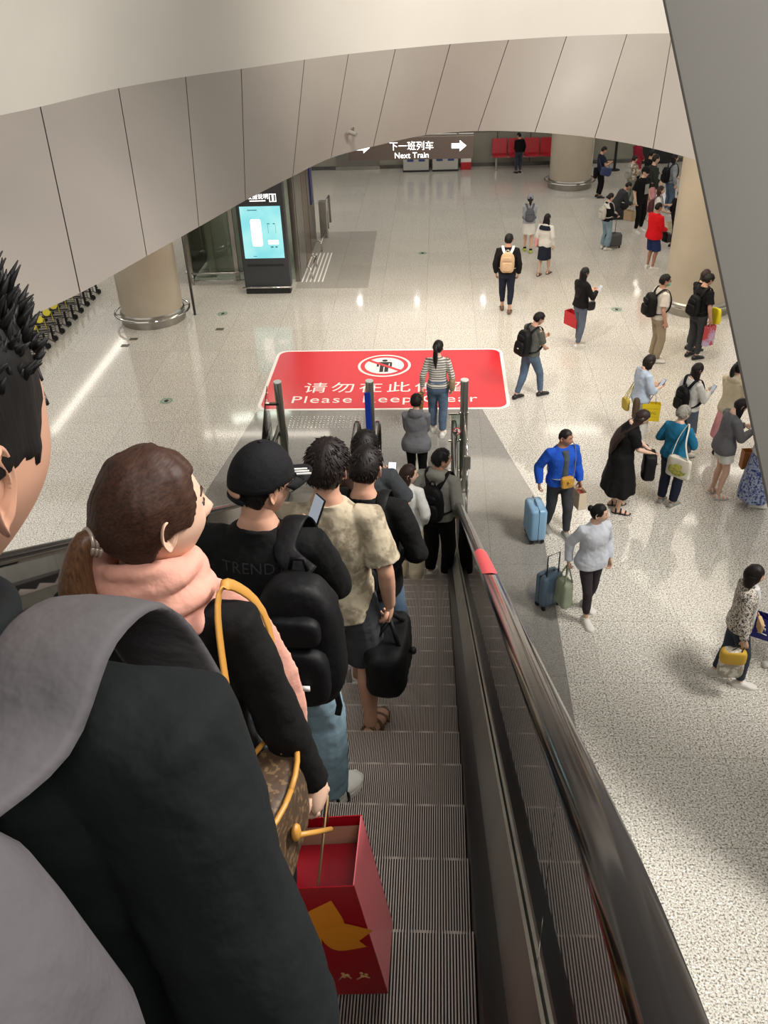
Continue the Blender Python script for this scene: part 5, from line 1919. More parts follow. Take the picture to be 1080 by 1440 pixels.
# man in the blotchy beige tee with the duffel bag
k = 5
f = Fig(h=1.80, head=(-14, 6), arms=('side', (0.25, 0.02, 0.87)), wide=1.0, feet=((-0.11, 0.0, 0, 8), (0.13, 0.0, 0, 14)))
person('person in mottled beige T-shirt with dark hair, carrying the black duffel bag', (-0.505, nose(k) - 0.22, inc(nose(k))), radians(-4), f, SKIN_A,
       dict(style='short', color=HDARK, t=.024), dict(mat=CAMO, name='t_shirt', loose=.018, hem=.84, sleeve='short', cut=.80, sleeve_loose=.018, wrinkle=.012),
       dict(mat=C_CHAR, kind='shorts', loose=.02, cut=.9), dict(mat=SH_BROWN, kind='sandal'), near=2, curl=(.6, 1.2))
hp = f.wr[1] + Vector((0, .02, -.085))
soft_bag(f, 'duffel_bag', 'black duffel bag hanging low from the hand of the man in beige', 'duffel bag', (hp.x - .02, hp.y + .02, hp.z - .25), .44, .27, .22, BAG_BLACK, ax='x', handles=hp, hr=.011, pr=.42, clasp=BLACK_MATTE)

# man in dark jacket with black backpack
k = 7
f = Fig(h=1.78, head=(-10, 14), arms=((-0.12, 0.28, 1.12), (0.24, 0.14, 0.98)), wide=1.04)
person('person with cropped hair in a loose black jacket, ahead of the beige T-shirt', (-0.42, nose(k) - 0.22, inc(nose(k))), radians(-6), f, SKIN_A,
       dict(style='short', color='#150e0d', t=.018), dict(mat=C_BLACK, name='jacket', loose=.024, hem=.82, sleeve_loose=.026, wrinkle=.014), dict(mat=D_MID, kind='shorts', loose=.02, cut=.95), dict(mat=SH_WHITE, sole=SOLE_W), near=1)
backpack(f, 'soft black backpack on the man in the loose black jacket', BAG_BLACK, w=.29, h=.40, d=.13, z=1.15, y0=-.16)
k = 8
f = Fig(h=1.74, fem=True, head=(12, 8), arms=('phone', 'side'))
person('person with brown chin-length hair half hidden between the two men in front', (-0.60, nose(k) - 0.22, inc(nose(k))), radians(-3), f, SKIN_B,
       dict(style='bob', color='#33211a', L=.20), dict(mat=C_CHAR, loose=.02, hem=.85), dict(mat=C_BLACK), dict(mat=SH_BLACK), near=1)
k = 12
f = Fig(h=1.95, head=(-18, 14), arms=('side', (0.17, 0.26, 1.20)), wide=1.10)
person('tall person in charcoal T-shirt and denim shorts looking at the bright phone', (-0.63, nose(k) - 0.20, inc(nose(k))), radians(-6), f, SKIN_A,
       dict(style='short', color=HBLACK, t=.024), dict(mat=cl('#333538'), name='t_shirt', loose=.026, hem=.85, sleeve='short', cut=.85, sleeve_loose=.03), dict(mat=D_MID, kind='shorts', loose=.02, cut=.9), dict(mat=SH_WHITE, sole=SOLE_W), near=1)
phone(f, 1, 'bright smartphone held by the tall man in charcoal', tilt=-40, screen=mat('bright_screen', '#dfe6f2', 0.2, emit=.8))
k = 17
f = Fig(h=1.66, fem=True, head=(-70, 8), arms=('pocket', 'pocket'))
person('person in white jacket and cream wide trousers looking aside near the escalator foot', (-0.37, nose(k) - 0.22, inc(nose(k))), radians(-12), f, SKIN_B,
       dict(style='long', color='#2d1c16', L=.26), dict(mat=C_WHITE, name='jacket', loose=.028, hem=.84, sleeve_loose=.03), dict(mat=C_CREAM, loose=.025, hem_r=.085, knee_r=.085), dict(mat=SH_WHITE), near=1)
k = 18
f = Fig(h=1.83, head=(-48, 4), arms=('pocket', 'pocket'), lean=2)
person('person in grey hooded sweatshirt and black trousers with a black backpack, lowest rider', (-0.01, nose(k) - 0.22, inc(nose(k))), radians(-24), f, SKIN_A,
       dict(style='short', color=HBLACK, t=.02), dict(mat=cl('#8b8b82'), name='hoodie', loose=.028, hem=.90, collar='hood', sleeve_loose=.028), dict(mat=C_BLACK, loose=.026, hem_r=.065, knee_r=.085), dict(mat=SH_WHITE, sole=SOLE_W), near=1)
backpack(f, 'black backpack worn by the man in the grey hoodie', BAG_BLACK, w=.29, h=.42, d=.15, z=1.16)
f = Fig(h=1.60, fem=True, head=(-6, 10), arms=('front', 'front'), wide=1.05, feet=walk(.10))
person('person in long grey jacket and black trousers leaving the escalator', (-0.33, 11.36, 0.02), radians(-4), f, SKIN_B,
       dict(style='short', color=HDARK, t=.02), dict(mat=cl('#77767a'), name='jacket', loose=.03, hem=.80, flare=.05, collar='hood', sleeve_loose=.028), dict(mat=C_BLACK), dict(mat=SH_WHITE), near=1)
f = Fig(h=1.66, fem=True, head=(-14, 4), arms=((-0.27, .02, .875), 'side'), feet=walk(.10))
person('person in striped top and jeans with long black ponytail walking over the red mat', (-0.02, 13.22, 0.0), radians(-4), f, SKIN_B,
       dict(style='pony', color=HBLACK, L=.36, z=.05), dict(mat=STRIPE, name='sweater', loose=.018, hem=.92), dict(mat=D_MID, loose=.022, hem_r=.06), dict(mat=SH_WHITE, sole=SOLE_W), near=1)
soft_bag(f, 'shoulder_bag', 'taupe shoulder bag on the woman in the striped top', 'handbag', (0.245, -.02, .99), .34, .22, .11, mat('taupe_leather', '#8a7658', 0.5), ax='x', bot=.9, top=.8,
         strap_pts=[(.245, -.12, 1.08), (.17, -.05, 1.38), (.145, -.02, 1.47), (.18, .03, 1.38), (.245, .10, 1.08)])
soft_bag(f, 'tote_bag', 'black and yellow striped carrier bag beside the woman in the striped top', 'tote bag', (-.29, .03, .62), .22, .30, .08, mat('black_yellow_stripes', '#1d1a17', 0.6, kind='stripe', h2='#b58f3e', scale=1.2), ax='x', handles=f.wr[0] + Vector((0, .02, -.08)))

# ------------------------------------------------------------------ people in the hall
def P(label, x, y, rz, f, skin, hair, top, bottom, shoes, **kw):
    person(label, (x, y, 0.004 if (-3.5 < x < 1.4 and y < 14) else 0.0), radians(rz), f, skin, hair, top, bottom, shoes, **kw)
    return f

# man in blue jacket with suitcase
f = P('person in bright blue jacket walking towards the camera with a pale blue suitcase', 1.63, 10.30, 199, Fig(h=1.64, head=(34, 6), arms=((-.28, .06, .87), (.31, -.02, .90)), feet=walk(.16), wide=1.06), SKIN_C,
      dict(style='crew', color='#1c1816', t=.016), dict(mat=C_BLUE, name='jacket', loose=.030, hem=.88, inner=cl('#4a5158'), sleeve_loose=.03), dict(mat=C_CHAR, loose=.02), dict(mat=mat('grey_trainer', '#8f8d84', 0.6), sole=SOLE_W), near=1, curl=(1, 1))
suitcase(f, 'pale blue ribbed suitcase held by the man in the blue jacket', (0.36, .04, 0.02), .40, .50, .23, mat('pale_blue_shell', '#7fa6c4', 0.35), yaw=80, handle_up=.0, tiltx=0)
MUST = mat('mustard_leather', '#b98a35', 0.5)
soft_bag(f, 'crossbody_bag', 'mustard crossbody bag across the front of the man in blue', 'crossbody bag', (-.01, .20, .97), .20, .17, .08, MUST, clasp=mat('brass', '#c9a24a', 0.3, 1.0), strap=mat('grey_strap', '#8b8a88', 0.7), strap_w=.016,
         strap_pts=[(-.09, .19, 1.03), (-.13, .16, 1.15), (-.16, .08, 1.36), (-.15, .0, 1.475), (-.05, -.14, 1.36), (.14, -.13, 1.12), (.17, .05, 1.0), (.09, .19, 1.03)])
paper_bag(f, 'small pale paper bag with a red parcel held by the man in blue', (-.30, .06, .58), .24, .28, .12, mat('kraft_white', '#cbbba2', 0.6), f.wr[0] + Vector((0, .02, -.08)), ROPE, ax='x', content=mat('red_parcel', '#9c3a30', 0.5), side=mat('kraft_white', '#cbbba2', 0.6))
# woman in white shirt with sage bag
f = P('person in loose white shirt and dark leggings carrying the sage green bag', 1.80, 8.52, 203, Fig(h=1.62, fem=True, head=(48, 4), arms=('side', (.27, -.10, .90)), feet=walk2(.15)), SKIN_B,
      dict(style='bun', color=HBLACK, z=.045), dict(mat=cl('#c9ccd4'), name='shirt', loose=.034, hem=.84, flare=.03, collar='shirt', sleeve_loose=.032, wrinkle=.014), dict(mat=C_PLUM, loose=.006, hem=.10, hem_r=.048), dict(mat=SH_WHITE, sole=SOLE_W), near=1, curl=(.6, 1.1))
soft_bag(f, 'tote_bag', 'sage green tote bag held low by the woman in the white shirt', 'tote bag', (.30, -.08, .42), .36, .38, .20, mat('sage_fabric', '#98a088', 0.7, kind='cloth'), ax='x', handles=f.wr[1] + Vector((0, .0, -.085)), top=.45, bot=1.0, pr=.35, hr=.010)
suitcase(f, 'small grey blue cabin case trailing behind the woman in the white shirt', (.36, -.36, 0), .30, .46, .2, mat('slate_shell', '#5f7488', 0.4), yaw=10, handle_up=.30)
# woman in black dress
f = P('person in long black dress with long wavy hair bending her head over a black backpack', 2.53, 10.90, -96, Fig(h=1.66, fem=True, head=(4, 34), lean=13, arms=((-.05, .30, 1.0), (.05, .30, 1.02)), wide=1.32, feet=((-.11, 0, 0, 10), (.11, .05, 0, 10))), SKIN_B,
      dict(style='long', color='#2a1d18', L=.58, w=.11, spread=1.5, curly=.8, back=.22, lift=.13), dict(mat=C_BLACK, name='dress', loose=.024, hem=.42, hem_r=.30, sleeve='short', cut=.75, sleeve_loose=.03), None, dict(mat=SH_BLACK, kind='sandal'), near=1)
soft_bag(f, 'backpack', 'black backpack carried in front by the woman in the black dress', 'backpack', (.02, .42, .80), .36, .42, .20, BAG_BLACK, handles=f.wr[1] + Vector((-.02, .03, -.07)), hr=.010, clasp=STEEL)
# older woman in teal
f = P('person with short grey hair in a teal jacket and navy trousers, seen from behind', 3.30, 11.00, -42, Fig(h=1.58, fem=True, head=(-16, 12), lean=3, arms=((-.20, .20, 1.05), (.14, .27, 1.12)), wide=1.12), SKIN_B,
      dict(style='short', color='#8e8a80', t=.026), dict(mat=C_TEAL, name='jacket', loose=.026, hem=.90, sleeve_loose=.026), dict(mat=C_NAVY, loose=.022, hem_r=.065), dict(mat=mat('grey_trainer', '#8f8d84', 0.6), sole=SOLE_W), near=1)
soft_bag(f, 'tote_bag', 'white canvas tote with a green leafy print on the shoulder of the woman in teal', 'tote bag', (.20, -.20, .86), .40, .34, .10, cl('#d6d0be'), strap=cl('#d6d0be'), strap_w=.02, top=.95, pr=.3,
         strap_pts=[(.06, -.20, 1.02), (.10, -.15, 1.30), (.145, -.03, 1.48), (.175, -.02, 1.46), (.24, -.17, 1.25), (.33, -.20, 1.02)], printm=mat('leafy_print', '#8a9a3f', 0.8, kind='blotch', h2='#c7b85a', scale=1.6))
# girl in grey cardigan
f = P('person in oversized grey cardigan and white shorts looking down at her phone', 4.06, 11.26, -82, Fig(h=1.60, fem=True, head=(0, 32), lean=6, arms=('phone', 'phone')), SKIN_B,
      dict(style='long', color=HBLACK, L=.34), dict(mat=cl('#67666a'), name='cardigan', loose=.036, hem=.82, flare=.03, sleeve_loose=.034), dict(mat=C_WHITE, kind='shorts', loose=.02, cut=.55), dict(mat=SH_WHITE, kind='sandal'), near=1)
phone(f, 1, 'dark smartphone of the girl in the grey cardigan', off=(-.06, .06, .02), tilt=-50)
# person behind the pylon with patterned skirt
f = P('person in blue patterned skirt mostly hidden behind the grey pylon', 4.52, 11.02, -88, Fig(h=1.60, fem=True, head=(0, 14), arms=('front', 'side')), SKIN_B,
      dict(style='long', color=HDARK, L=.3), dict(mat=C_WHITE, loose=.02), dict(kind='skirt', mat=mat('blue_batik', '#2f3f86', 0.8, kind='blotch', h2='#a9b3cc', scale=2.2), hem=.14, hem_r=.26), dict(mat=SH_WHITE), near=0)
paper_bag(f, 'orange brown paper bag partly covered by the grey pylon', (-.34, .02, .62), .34, .30, .14, mat('amber_paper', '#a2662a', 0.5), f.wr[0] + Vector((-.1, .0, -.08)), ROPE, ax='x')
# leopard jacket woman
f = P('person in leopard print jacket with bobbed hair walking to the right', 3.20, 7.40, -98, Fig(h=1.60, fem=True, head=(-4, 8), arms=((-.26, .16, .93), (.27, .02, .87)), feet=walk2(.14)), SKIN_B,
      dict(style='bob', color='#1a1210', L=.19, t=.020), dict(mat=LEO, name='jacket', loose=.028, hem=.86, inner=cl('#d7d5d6'), sleeve_loose=.030), dict(mat=D_DARK, loose=.018), dict(mat=SH_WHITE, sole=SOLE_W), near=1)
_, P_, bld_ = paper_bag(f, 'deep blue paper bag with white emblem carried by the woman in leopard print', (-.22, .34, .70), .34, .30, .13, mat('deep_blue_paper', '#27288a', 0.4), (-.22, .25, .92), BLACK_MATTE, ax='y', yaw=68)
mb = MB()
mb.tube([P_(.05 * cos(a) - .02, -.068, .03 + .05 * sin(a)) for a in [radians(40 + 26 * k) for k in range(11)]], .007, 6)
mb.tube([P_(-.02, -.068, .02), P_(.03, -.068, .02), P_(.03, -.068, -.01)], .006, 6)
mb.tube([P_(-.05, -.068, -.06), P_(.0, -.068, -.055), P_(.06, -.068, -.065)], .005, 6)
bld_(mb, 'emblem', WHITE)
soft_bag(f, 'tote_bag', 'white and yellow printed shopper held behind the woman in leopard print', 'tote bag', (.30, -.06, .55), .30, .40, .14, mat('white_yellow_print', '#e2ddd2', 0.5, kind='blotch', h2='#a39986', scale=.9), ax='x', handles=f.wr[1] + Vector((0, .0, -.08)), top=.9, hmat=SH_BLACK, flap=mat('yellow_print', '#d5ab3a', 0.6))
soft_bag(f, 'clutch_bag', 'cream clutch tucked before the waist of the woman in leopard print', 'clutch', (.10, .20, .98), .20, .13, .05, mat('cream_leather', '#cba878', 0.6), pr=.4)
# person cut by the right frame edge
P('person in black top and jeans cut off by the right edge of the photo', 3.86, 7.72, -80, Fig(h=1.66, arms=('side', 'side'), feet=walk(.15)), SKIN_A, dict(style='short', color=HBLACK), dict(mat=C_BLACK, loose=.025), dict(mat=D_DARK), dict(mat=SH_WHITE), near=1)
# light blue blouse girl with yellow bag
f = P('person in pale blue blouse with a yellow carrier bag looking at a phone', 3.18, 12.80, -72, Fig(h=1.58, fem=True, head=(0, 26), arms=((-.12, .27, 1.10), (.10, .28, 1.12))), SKIN_B,
      dict(style='bob', color='#1f1512', L=.16), dict(mat=C_PALEB, name='blouse', loose=.026, hem=.90, sleeve='threequarter', sleeve_loose=.03), dict(mat=C_WHITE, loose=.02, hem_r=.07), dict(mat=SH_BLACK), near=1)
_, P_, bld_ = paper_bag(f, 'yellow carrier bag with dark print hanging from the arm of the girl in pale blue', (.20, .10, .74), .30, .32, .10, mat('yellow_paper', '#e6c91c', 0.45), f.elb[1] + Vector((.02, .05, -.05)), mat('dark_red_cord', '#5a1f1f', 0.7), ax='y', yaw=62)
YINK = mat('olive_ink', '#6f6416', 0.5)
bag_text(P_, bld_, 'TWG', .075, 0, -.01, -.0535, YINK)
mb = MB()
for q in (-.075, .075):
    for s_ in range(9): mb.ell(P_(-.10 + .025 * s_, -.052, q), (.009, .003, .009), 8, 4)
bld_(mb, 'ornament_print', YINK)
soft_bag(f, 'shoulder_bag', 'narrow dark bag hanging at the side of the girl in pale blue', 'handbag', (.14, -.16, .82), .12, .36, .09, C_BROWN, pr=.35)
soft_bag(f, 'tote_bag', 'small mustard bag behind the girl in pale blue', 'tote bag', (-.10, -.22, .80), .2, .22, .08, mat('mustard_cloth', '#b9a23e', 0.7), handles=f.elb[0] + Vector((0, -.06, 0)))
phone(f, 1, 'dark smartphone of the girl in pale blue', off=(-.05, .05, .02))
# white sweater girl
f = P('person in white sweater and grey trousers with a black backpack and long dark hair', 3.84, 12.45, -62, Fig(h=1.58, fem=True, head=(-6, 16), arms=('side', 'phone')), SKIN_B,
      dict(style='long', color='#1a1212', L=.36), dict(mat=C_WHITE, name='sweater', loose=.024, hem=.92), dict(mat=D_GREY, loose=.022, hem_r=.075), dict(mat=SH_WHITE), near=1)
backpack(f, 'slim black backpack worn by the girl in the white sweater', BAG_BLACK, w=.27, h=.44, d=.14, z=1.14, side_tail=True)
phone(f, 1, 'smartphone held out by the girl in the white sweater')
# cream hoodie
P('person in cream hoodie and pink skirt with a tied back ponytail beside the pylon', 4.46, 12.45, -50, Fig(h=1.60, fem=True, head=(-8, 12), arms=('front', 'front')), SKIN_B,
  dict(style='pony', color=HBLACK, L=.22, z=.05), dict(mat=C_CREAM, name='hoodie', loose=.036, hem=.82, collar='hood', sleeve_loose=.036), dict(kind='skirt', mat=C_PINK, hem=.35, hem_r=.22), dict(mat=SH_BLACK), near=1)
# masked man
f = P('person in white T-shirt and khaki trousers wearing a green face mask and glasses', 4.13, 16.12, -78, Fig(h=1.70, head=(-8, 4), arms=('side', 'side')), SKIN_A,
      dict(style='short', color=HBLACK, t=.018), dict(mat=cl('#cfc7ba'), name='t_shirt', loose=.024, hem=.90, sleeve='short', cut=.75), dict(mat=C_KHAKI, loose=.022, hem_r=.065), dict(mat=SH_WHITE), near=1,
      extras={'mask': mat('green_mask', '#5fb59c', 0.7), 'glasses': BLACK})
backpack(f, 'rounded black backpack worn by the man with the green mask', BAG_BLACK, w=.30, h=.46, d=.19, z=1.17)
# man in black tee before the right column
f = P('person in black T-shirt and grey trousers before the right column, seen from behind', 4.90, 16.25, -58, Fig(h=1.66, head=(-10, 22), lean=4, arms=('front', 'side')), SKIN_A,
      dict(style='short', color=HBLACK, t=.02), dict(mat=C_BLACK, name='t_shirt', loose=.022, hem=.92, sleeve='short', cut=.75), dict(mat=C_CHAR, loose=.022), dict(mat=SH_BLACK), near=1)
backpack(f, 'black backpack on the man in black before the right column', BAG_BLACK, w=.29, h=.40, d=.15, z=1.13)
paper_bag(f, 'red and lilac plastic bag hanging from the hand of the man in black', (.28, .06, .56), .22, .40, .10, mat('red_lilac_plastic', '#b8414a', 0.35, kind='blotch', h2='#b3a6c6', scale=.3), f.wr[1] + Vector((0, .02, -.08)), ROPE, ax='x')
soft_bag(f, 'plastic_bag', 'bright yellow bag in front of the man in black', 'plastic bag', (.14, .32, .86), .24, .32, .10, mat('yellow_plastic', '#e3d11f', 0.4))
P('person with long brown hair standing close to the right column', 4.98, 16.62, -60, Fig(h=1.62, fem=True, head=(-4, 18), arms=('front', 'front')), SKIN_B,
  dict(style='long', color='#2f1f19', L=.42), dict(mat=C_BLACK2, loose=.02), dict(mat=C_CHAR), dict(mat=SH_BLACK), near=0)
# man walking right of the mat
f = P('person in olive grey T-shirt and jeans striding past the right end of the red mat', 1.60, 14.58, -55, Fig(h=1.62, head=(-16, 20), lean=8, arms=('phone', 'front'), feet=walk2(.24)), SKIN_A,
      dict(style='short', color=HBLACK, t=.02), dict(mat=cl('#55564f'), name='t_shirt', loose=.022, hem=.92, sleeve='short', cut=.8), dict(mat=D_MID, loose=.018), dict(mat=SH_BLACK), near=1)
backpack(f, 'bulky black backpack on the man striding past the red mat', BAG_BLACK, w=.31, h=.46, d=.19, z=1.17, patch=WHITE)
# woman with red bag
f = P('person in black jacket and grey jeans with very long hair holding up a phone', 2.78, 16.90, -58, Fig(h=1.60, fem=True, head=(-4, 10), arms=('phone', (.14, .28, 1.20)), feet=walk(.08)), SKIN_B,
      dict(style='long', color=HBLACK, L=.52), dict(mat=C_BLACK2, name='jacket', loose=.024, hem=.90), dict(mat=D_GREY, loose=.010), dict(mat=SH_WHITE, sole=SOLE_W), near=1)
phone(f, 1, 'white smartphone held up by the woman with very long hair', WHITE)
soft_bag(f, 'handbag', 'small black handbag at the hip of the woman with very long hair', 'handbag', (.20, .12, .94), .20, .18, .08, SH_BLACK, ax='x', strap_pts=[(.20, .04, 1.0), (.17, .0, 1.3), (.14, -.02, 1.46), (.17, .05, 1.38), (.20, .20, 1.0)])
paper_bag(f, 'red carrier bag hanging behind the legs of the woman with very long hair', (-.30, .10, .50), .42, .30, .18, mat('red_fabric_bag', '#c9202b', 0.5), f.wr[0] + Vector((-.1, -.1, -.25)), SH_BLACK, ax='y')
# man with beige backpack
f = P('person in black sweater walking away with a beige backpack', 1.47, 18.86, -6, Fig(h=1.70, head=(-16, 4), arms=('side', 'side'), wide=1.1, feet=walk(.12)), SKIN_A,
      dict(style='short', color=HBLACK, t=.02), dict(mat=C_BLACK2, name='sweater', loose=.026, hem=.90), dict(mat=C_NAVY, loose=.02, hem=.14), dict(mat=SH_BROWN), near=1)
backpack(f, 'beige backpack with white straps on the man walking away', mat('beige_nylon', '#cdaf8c', 0.7, kind='cloth'), w=.31, h=.44, d=.15, z=1.18, strap=WHITE)
f = P('person in white and navy jacket and dark skirt walking in black sandals', 2.53, 21.30, -30, Fig(h=1.46, fem=True, head=(-10, 8), arms=('side', 'side'), feet=walk2(.15)), SKIN_B,
      dict(style='long', color=HBLACK, L=.34), dict(mat=C_WHITE, name='jacket', loose=.03, hem=.84, panel=C_NAVY), dict(kind='skirt', mat=C_NAVY, hem=.48, hem_r=.17), dict(mat=SH_BLACK, kind='sandal'))
soft_bag(f, 'shoulder_bag', 'pink and white bag on the left shoulder of the girl in sandals', 'handbag', (-.24, .0, .92), .24, .26, .10, C_PINK, ax='x', strap_pts=[(-.24, -.08, 1.04), (-.17, -.03, 1.42), (-.15, .0, 1.47), (-.24, .08, 1.04)])
f = P('person in white cap, grey top and white skirt walking away in yellow green shoes', 2.31, 23.14, -2, Fig(h=1.44, fem=True, head=(0, 4), arms=('front', 'front'), feet=walk(.12)), SKIN_B,
      dict(style='pony', color=HBLACK, L=.2), dict(mat=cl('#a9acb4'), loose=.03, hem=.90), dict(kind='skirt', mat=C_WHITE, hem=.58, hem_r=.20), dict(mat=mat('lime_trainer', '#a9b83e', 0.5), sock=C_BLACK),
      extras={'cap': dict(mat=mat('cap_pale', '#8f939b', 0.8, kind='cloth'))})
backpack(f, 'square grey backpack on the girl in the white cap', mat('slate_nylon', '#5d6069', 0.7, kind='cloth'), w=.30, h=.38, d=.14, z=1.17)
P('person all in black standing in front of the red bench', 2.72, 32.0, 25, Fig(h=1.30, head=(20, 14), arms=('front', 'side')), SKIN_A, dict(style='short', color=HBLACK), dict(mat=C_BLACK, loose=.025), dict(mat=D_DARK), dict(mat=SH_BLACK))
f = P('person in navy polo shirt and black trousers leaning near the far column', 4.92, 28.5, -78, Fig(h=1.50, head=(0, 24), arms=('phone', 'phone')), SKIN_A, dict(style='short', color=HBLACK), dict(mat=C_NAVY, loose=.022, hem=.9, sleeve='short'), dict(mat=C_BLACK), dict(mat=SH_BLACK))
soft_bag(f, 'shoulder_bag', 'large navy bag hanging in front of the man in the navy polo', 'shoulder bag', (.24, .10, .92), .42, .28, .14, mat('navy_nylon', '#323b63', 0.6), ax='x', tilt=-14, strap_pts=[(.24, -.06, 1.04), (.12, -.12, 1.3), (-.12, -.03, 1.47), (.0, .13, 1.3), (.24, .24, 1.02)])
soft_bag(f, 'jacket_bundle', 'black jacket bundled at the back of the man in the navy polo', 'jacket', (.06, -.20, .86), .22, .36, .12, C_BLACK)
f = P('person in black and white jacket and wide jeans with a white backpack', 4.30, 23.24, -68, Fig(h=1.42, fem=True, head=(-6, 14), arms=('low', 'low')), SKIN_B, dict(style='bun', color=HDARK, z=-.01), dict(mat=C_BLACK, loose=.026, hem=.90, panel=C_WHITE), dict(mat=D_LIGHT, loose=.03, hem_r=.09, knee_r=.085), dict(mat=SH_WHITE))
backpack(f, 'white backpack with dark base on the girl in wide jeans', cl('#c3beb2'), w=.28, h=.40, d=.15, z=1.15)
suitcase(f, 'dark grey soft case standing beside the girl in wide jeans', (-.02, .28, 0), .46, .32, .24, mat('grey_case', '#4a4b4b', 0.7), yaw=90, ribs=False, handle_up=.34)
f = P('person in dark clothes crouching on the floor behind the girl in wide jeans', 5.05, 26.1, -80, Fig(h=1.55, head=(0, 20), lean=30, crouch=.52, arms=('low', 'low'), feet=((-.1, .1, 0, 0), (.1, -.16, 0, 0))), SKIN_A, dict(style='short', color=HDARK), dict(mat=C_CHAR, loose=.03), dict(mat=C_CHAR), dict(mat=SH_BLACK))
f = P('person in black T-shirt and black hat facing the camera with a bag behind', 5.42, 24.8, 215, Fig(h=1.68, head=(14, 6), arms=((-.24, .06, .9), 'side'), feet=((-.12, 0, 0, 10), (.12, .06, 0, 10))), SKIN_B, dict(style='short', color=HBLACK), dict(mat=C_BLACK, loose=.026, hem=.84, sleeve='short', cut=.9), dict(mat=C_BLACK, loose=.02), dict(mat=SH_WHITE, sole=SOLE_W),
      extras={'cap': dict(mat=mat('cap_cotton', '#131315', 0.8, kind='cloth'))})
mb = MB(); mb.box(f.U((0, .152, 1.18)), (.14, .006, .26)); mb.build('shirt_print', C_LGREY, f.obj, scale=f.S, smooth=False)
paper_bag(f, 'beige paper bag beside the man in the black hat', (.36, .0, .50), .30, .26, .14, mat('beige_paper', '#a9906f', 0.6), (.30, .02, .80), ROPE, ax='x')
f = P('person in bright red shirt and navy shorts standing with white shoes', 5.14, 21.60, -64, Fig(h=1.58, head=(-6, 8), arms=('low', 'low'), wide=1.16), SKIN_C, dict(style='crew', color=HBLACK, t=.014), dict(mat=C_RED, loose=.032, hem=.82, flare=.03, sleeve_loose=.032), dict(mat=cl('#23305c'), kind='shorts', loose=.024, cut=.95), dict(mat=SH_WHITE, sole=SOLE_W), near=1)
soft_bag(f, 'shoulder_bag', 'black bag held before the man in the red shirt', 'bag', (.08, .34, .82), .30, .26, .12, SH_BLACK)
f = P('person in pale T-shirt with long brown hair behind the man in red', 5.58, 23.45, -100, Fig(h=1.52, fem=True, head=(-4, 8), arms=('phone', 'low')), SKIN_B, dict(style='long', color='#33201a', L=.34), dict(mat=C_WHITE, loose=.022, sleeve='short'), dict(mat=C_PINK, loose=.02), dict(mat=SH_WHITE))
backpack(f, 'maroon backpack on the long haired woman behind the man in red', mat('maroon_nylon', '#4e2126', 0.7), w=.27, h=.40, d=.13, z=1.14)
P('person in dark green top and pink trousers in the far right queue', 5.92, 25.9, -70, Fig(h=1.76, fem=True, head=(-6, 6), arms=('front', 'side')), SKIN_B, dict(style='short', color=HDARK), dict(mat=cl('#2b302a'), loose=.024), dict(mat=C_PINK, loose=.026, hem=.22, hem_r=.09), dict(mat=SH_WHITE))
f = P('person in pale denim jacket and blue jeans with black backpack, far right queue', 6.60, 26.6, -72, Fig(h=1.62, fem=True, head=(-6, 8), arms=('low', 'side')), SKIN_B, dict(style='long', color=HBLACK, L=.3), dict(mat=mat('denim_pale', '#8b9399', 0.85, kind='denim'), name='jacket', loose=.028), dict(mat=D_MID, loose=.024), dict(mat=SH_WHITE))
backpack(f, 'black backpack on the woman in the pale denim jacket', BAG_BLACK, w=.29, h=.46, d=.16, z=1.14)
f = P('person in white patterned jacket and grey green trousers in the far queue', 5.66, 27.4, -60, Fig(h=1.44, fem=True, head=(0, 14), arms=('phone', 'phone')), SKIN_B, dict(style='short', color=HDARK), dict(mat=mat('white_patterned', '#d7cfbf', 0.8, kind='blotch', h2='#8f7a63', scale=1.4), loose=.03), dict(mat=cl('#7f8478'), loose=.022), dict(mat=SH_WHITE))
backpack(f, 'pale grey backpack on the person in the white patterned jacket', C_LGREY, w=.27, h=.36, d=.13, z=1.14)
P('person in long black coat in the middle of the far queue', 6.12, 27.3, -66, Fig(h=1.60, head=(0, 8), arms=('low', 'low')), SKIN_A, dict(style='short', color=HBLACK), dict(mat=C_BLACK, name='coat', loose=.034, hem=.56, hem_r=.22), dict(mat=C_BLACK), dict(mat=SH_BLACK))
P('person in dark red coat at the very back of the far queue', 6.2, 29.6, -60, Fig(h=1.50, fem=True, head=(10, 8), arms=('front', 'front')), SKIN_B, dict(style='bob', color='#5a1f2c', L=.16), dict(mat=cl('#8a2233'), name='coat', loose=.032, hem=.62, hem_r=.2), dict(mat=C_BLACK), dict(mat=SH_BLACK))
P('person in blue patterned top at the right end of the far queue', 7.02, 26.3, -66, Fig(h=1.56, fem=True, head=(0, 8), arms=('front', 'side')), SKIN_B, dict(style='long', color=HBLACK, L=.26), dict(mat=mat('blue_dots', '#2b3357', 0.8, kind='blotch', h2='#8d95b4', scale=1.8), loose=.024), dict(mat=D_DARK), dict(mat=SH_WHITE))
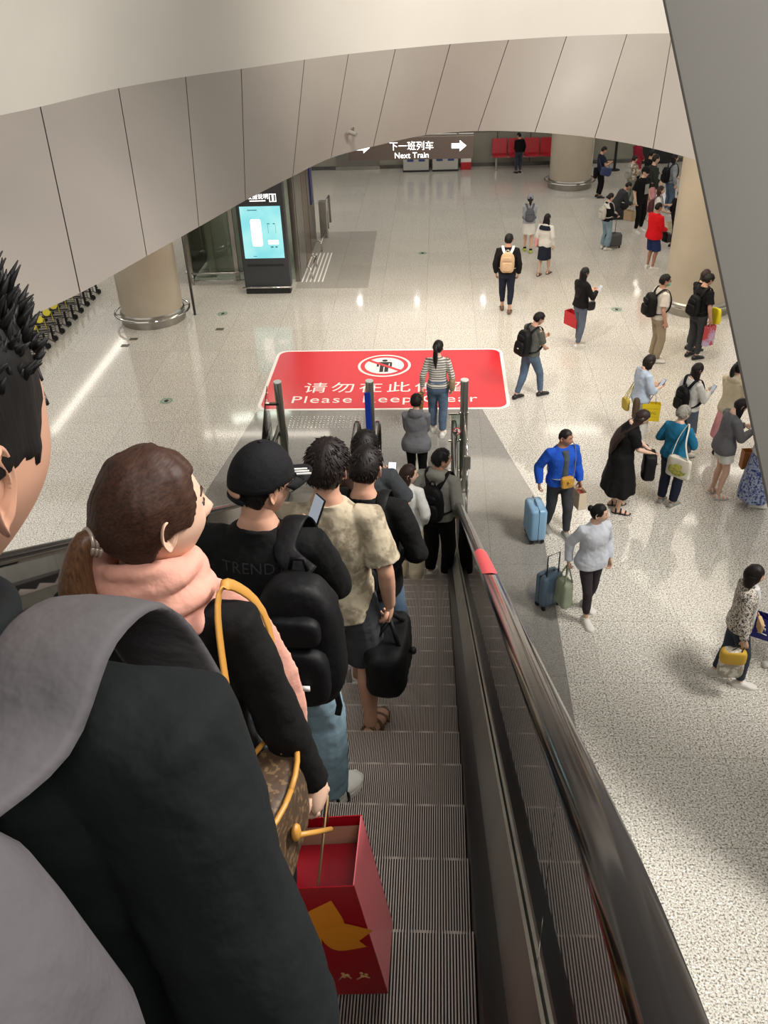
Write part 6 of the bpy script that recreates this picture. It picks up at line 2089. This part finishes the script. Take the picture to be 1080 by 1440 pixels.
f = P('person in black jacket just left of the right column, holding patterned carrier bags', 6.05, 23.3, -75, Fig(h=1.45, head=(0, 10), arms=('side', 'side')), SKIN_A, dict(style='short', color=HBLACK), dict(mat=C_BLACK, loose=.028), dict(mat=C_BLACK), dict(mat=SH_BLACK))
paper_bag(f, 'pale yellow printed carrier bag of the person beside the right column', (-.32, .05, .52), .30, .34, .12, mat('pale_yellow_print', '#dccb8a', 0.6, kind='blotch', h2='#e8e2d0', scale=.8), f.wr[0] + Vector((0, 0, -.08)), ROPE, ax='x')

bake_all()

# raised lettering on the back of the black sweatshirt, laid on the cloth
def on_back(fig, shirt, text, size, z, m):
    dg = bpy.context.evaluated_depsgraph_get()
    cu = bpy.data.curves.new('tmp_text', 'FONT'); cu.body = text; cu.size = size; cu.align_x = 'CENTER'; cu.align_y = 'CENTER'; cu.space_character = 1.05; cu.resolution_u = 2
    t = bpy.data.objects.new('tmp_text', cu); COL.objects.link(t)
    dg.update()
    me = bpy.data.meshes.new_from_object(t.evaluated_get(dg))
    bpy.data.objects.remove(t); bpy.data.curves.remove(cu)
    bm = bmesh.new(); bm.from_mesh(me)
    bmesh.ops.triangulate(bm, faces=bm.faces)
    bmesh.ops.subdivide_edges(bm, edges=[e for e in bm.edges if e.calc_length() > .02], cuts=2)
    sb = bmesh.new(); sb.from_mesh(shirt.data)
    tree = BVHTree.FromBMesh(sb)
    for v in bm.verts:
        hit = tree.ray_cast(Vector((v.co.x, -1.0, z + v.co.y)), Vector((0, 1, 0)))[0]
        v.co = (hit + Vector((0, -.003, 0))) if hit else Vector((v.co.x, -.13, z + v.co.y))
    bm.to_mesh(me); bm.free(); sb.free()
    me.materials.clear(); me.materials.append(m)
    o = bpy.data.objects.new('back_lettering', me); COL.objects.link(o); o.parent = shirt
    return o
sh_ = [c for c in fcap.obj.children if c.name.startswith('sweatshirt')][0]
on_back(fcap, sh_, 'TRENDY', .058, 1.352 * fcap.S, mat('embossed_rubber', '#2b2b2d', 0.4))
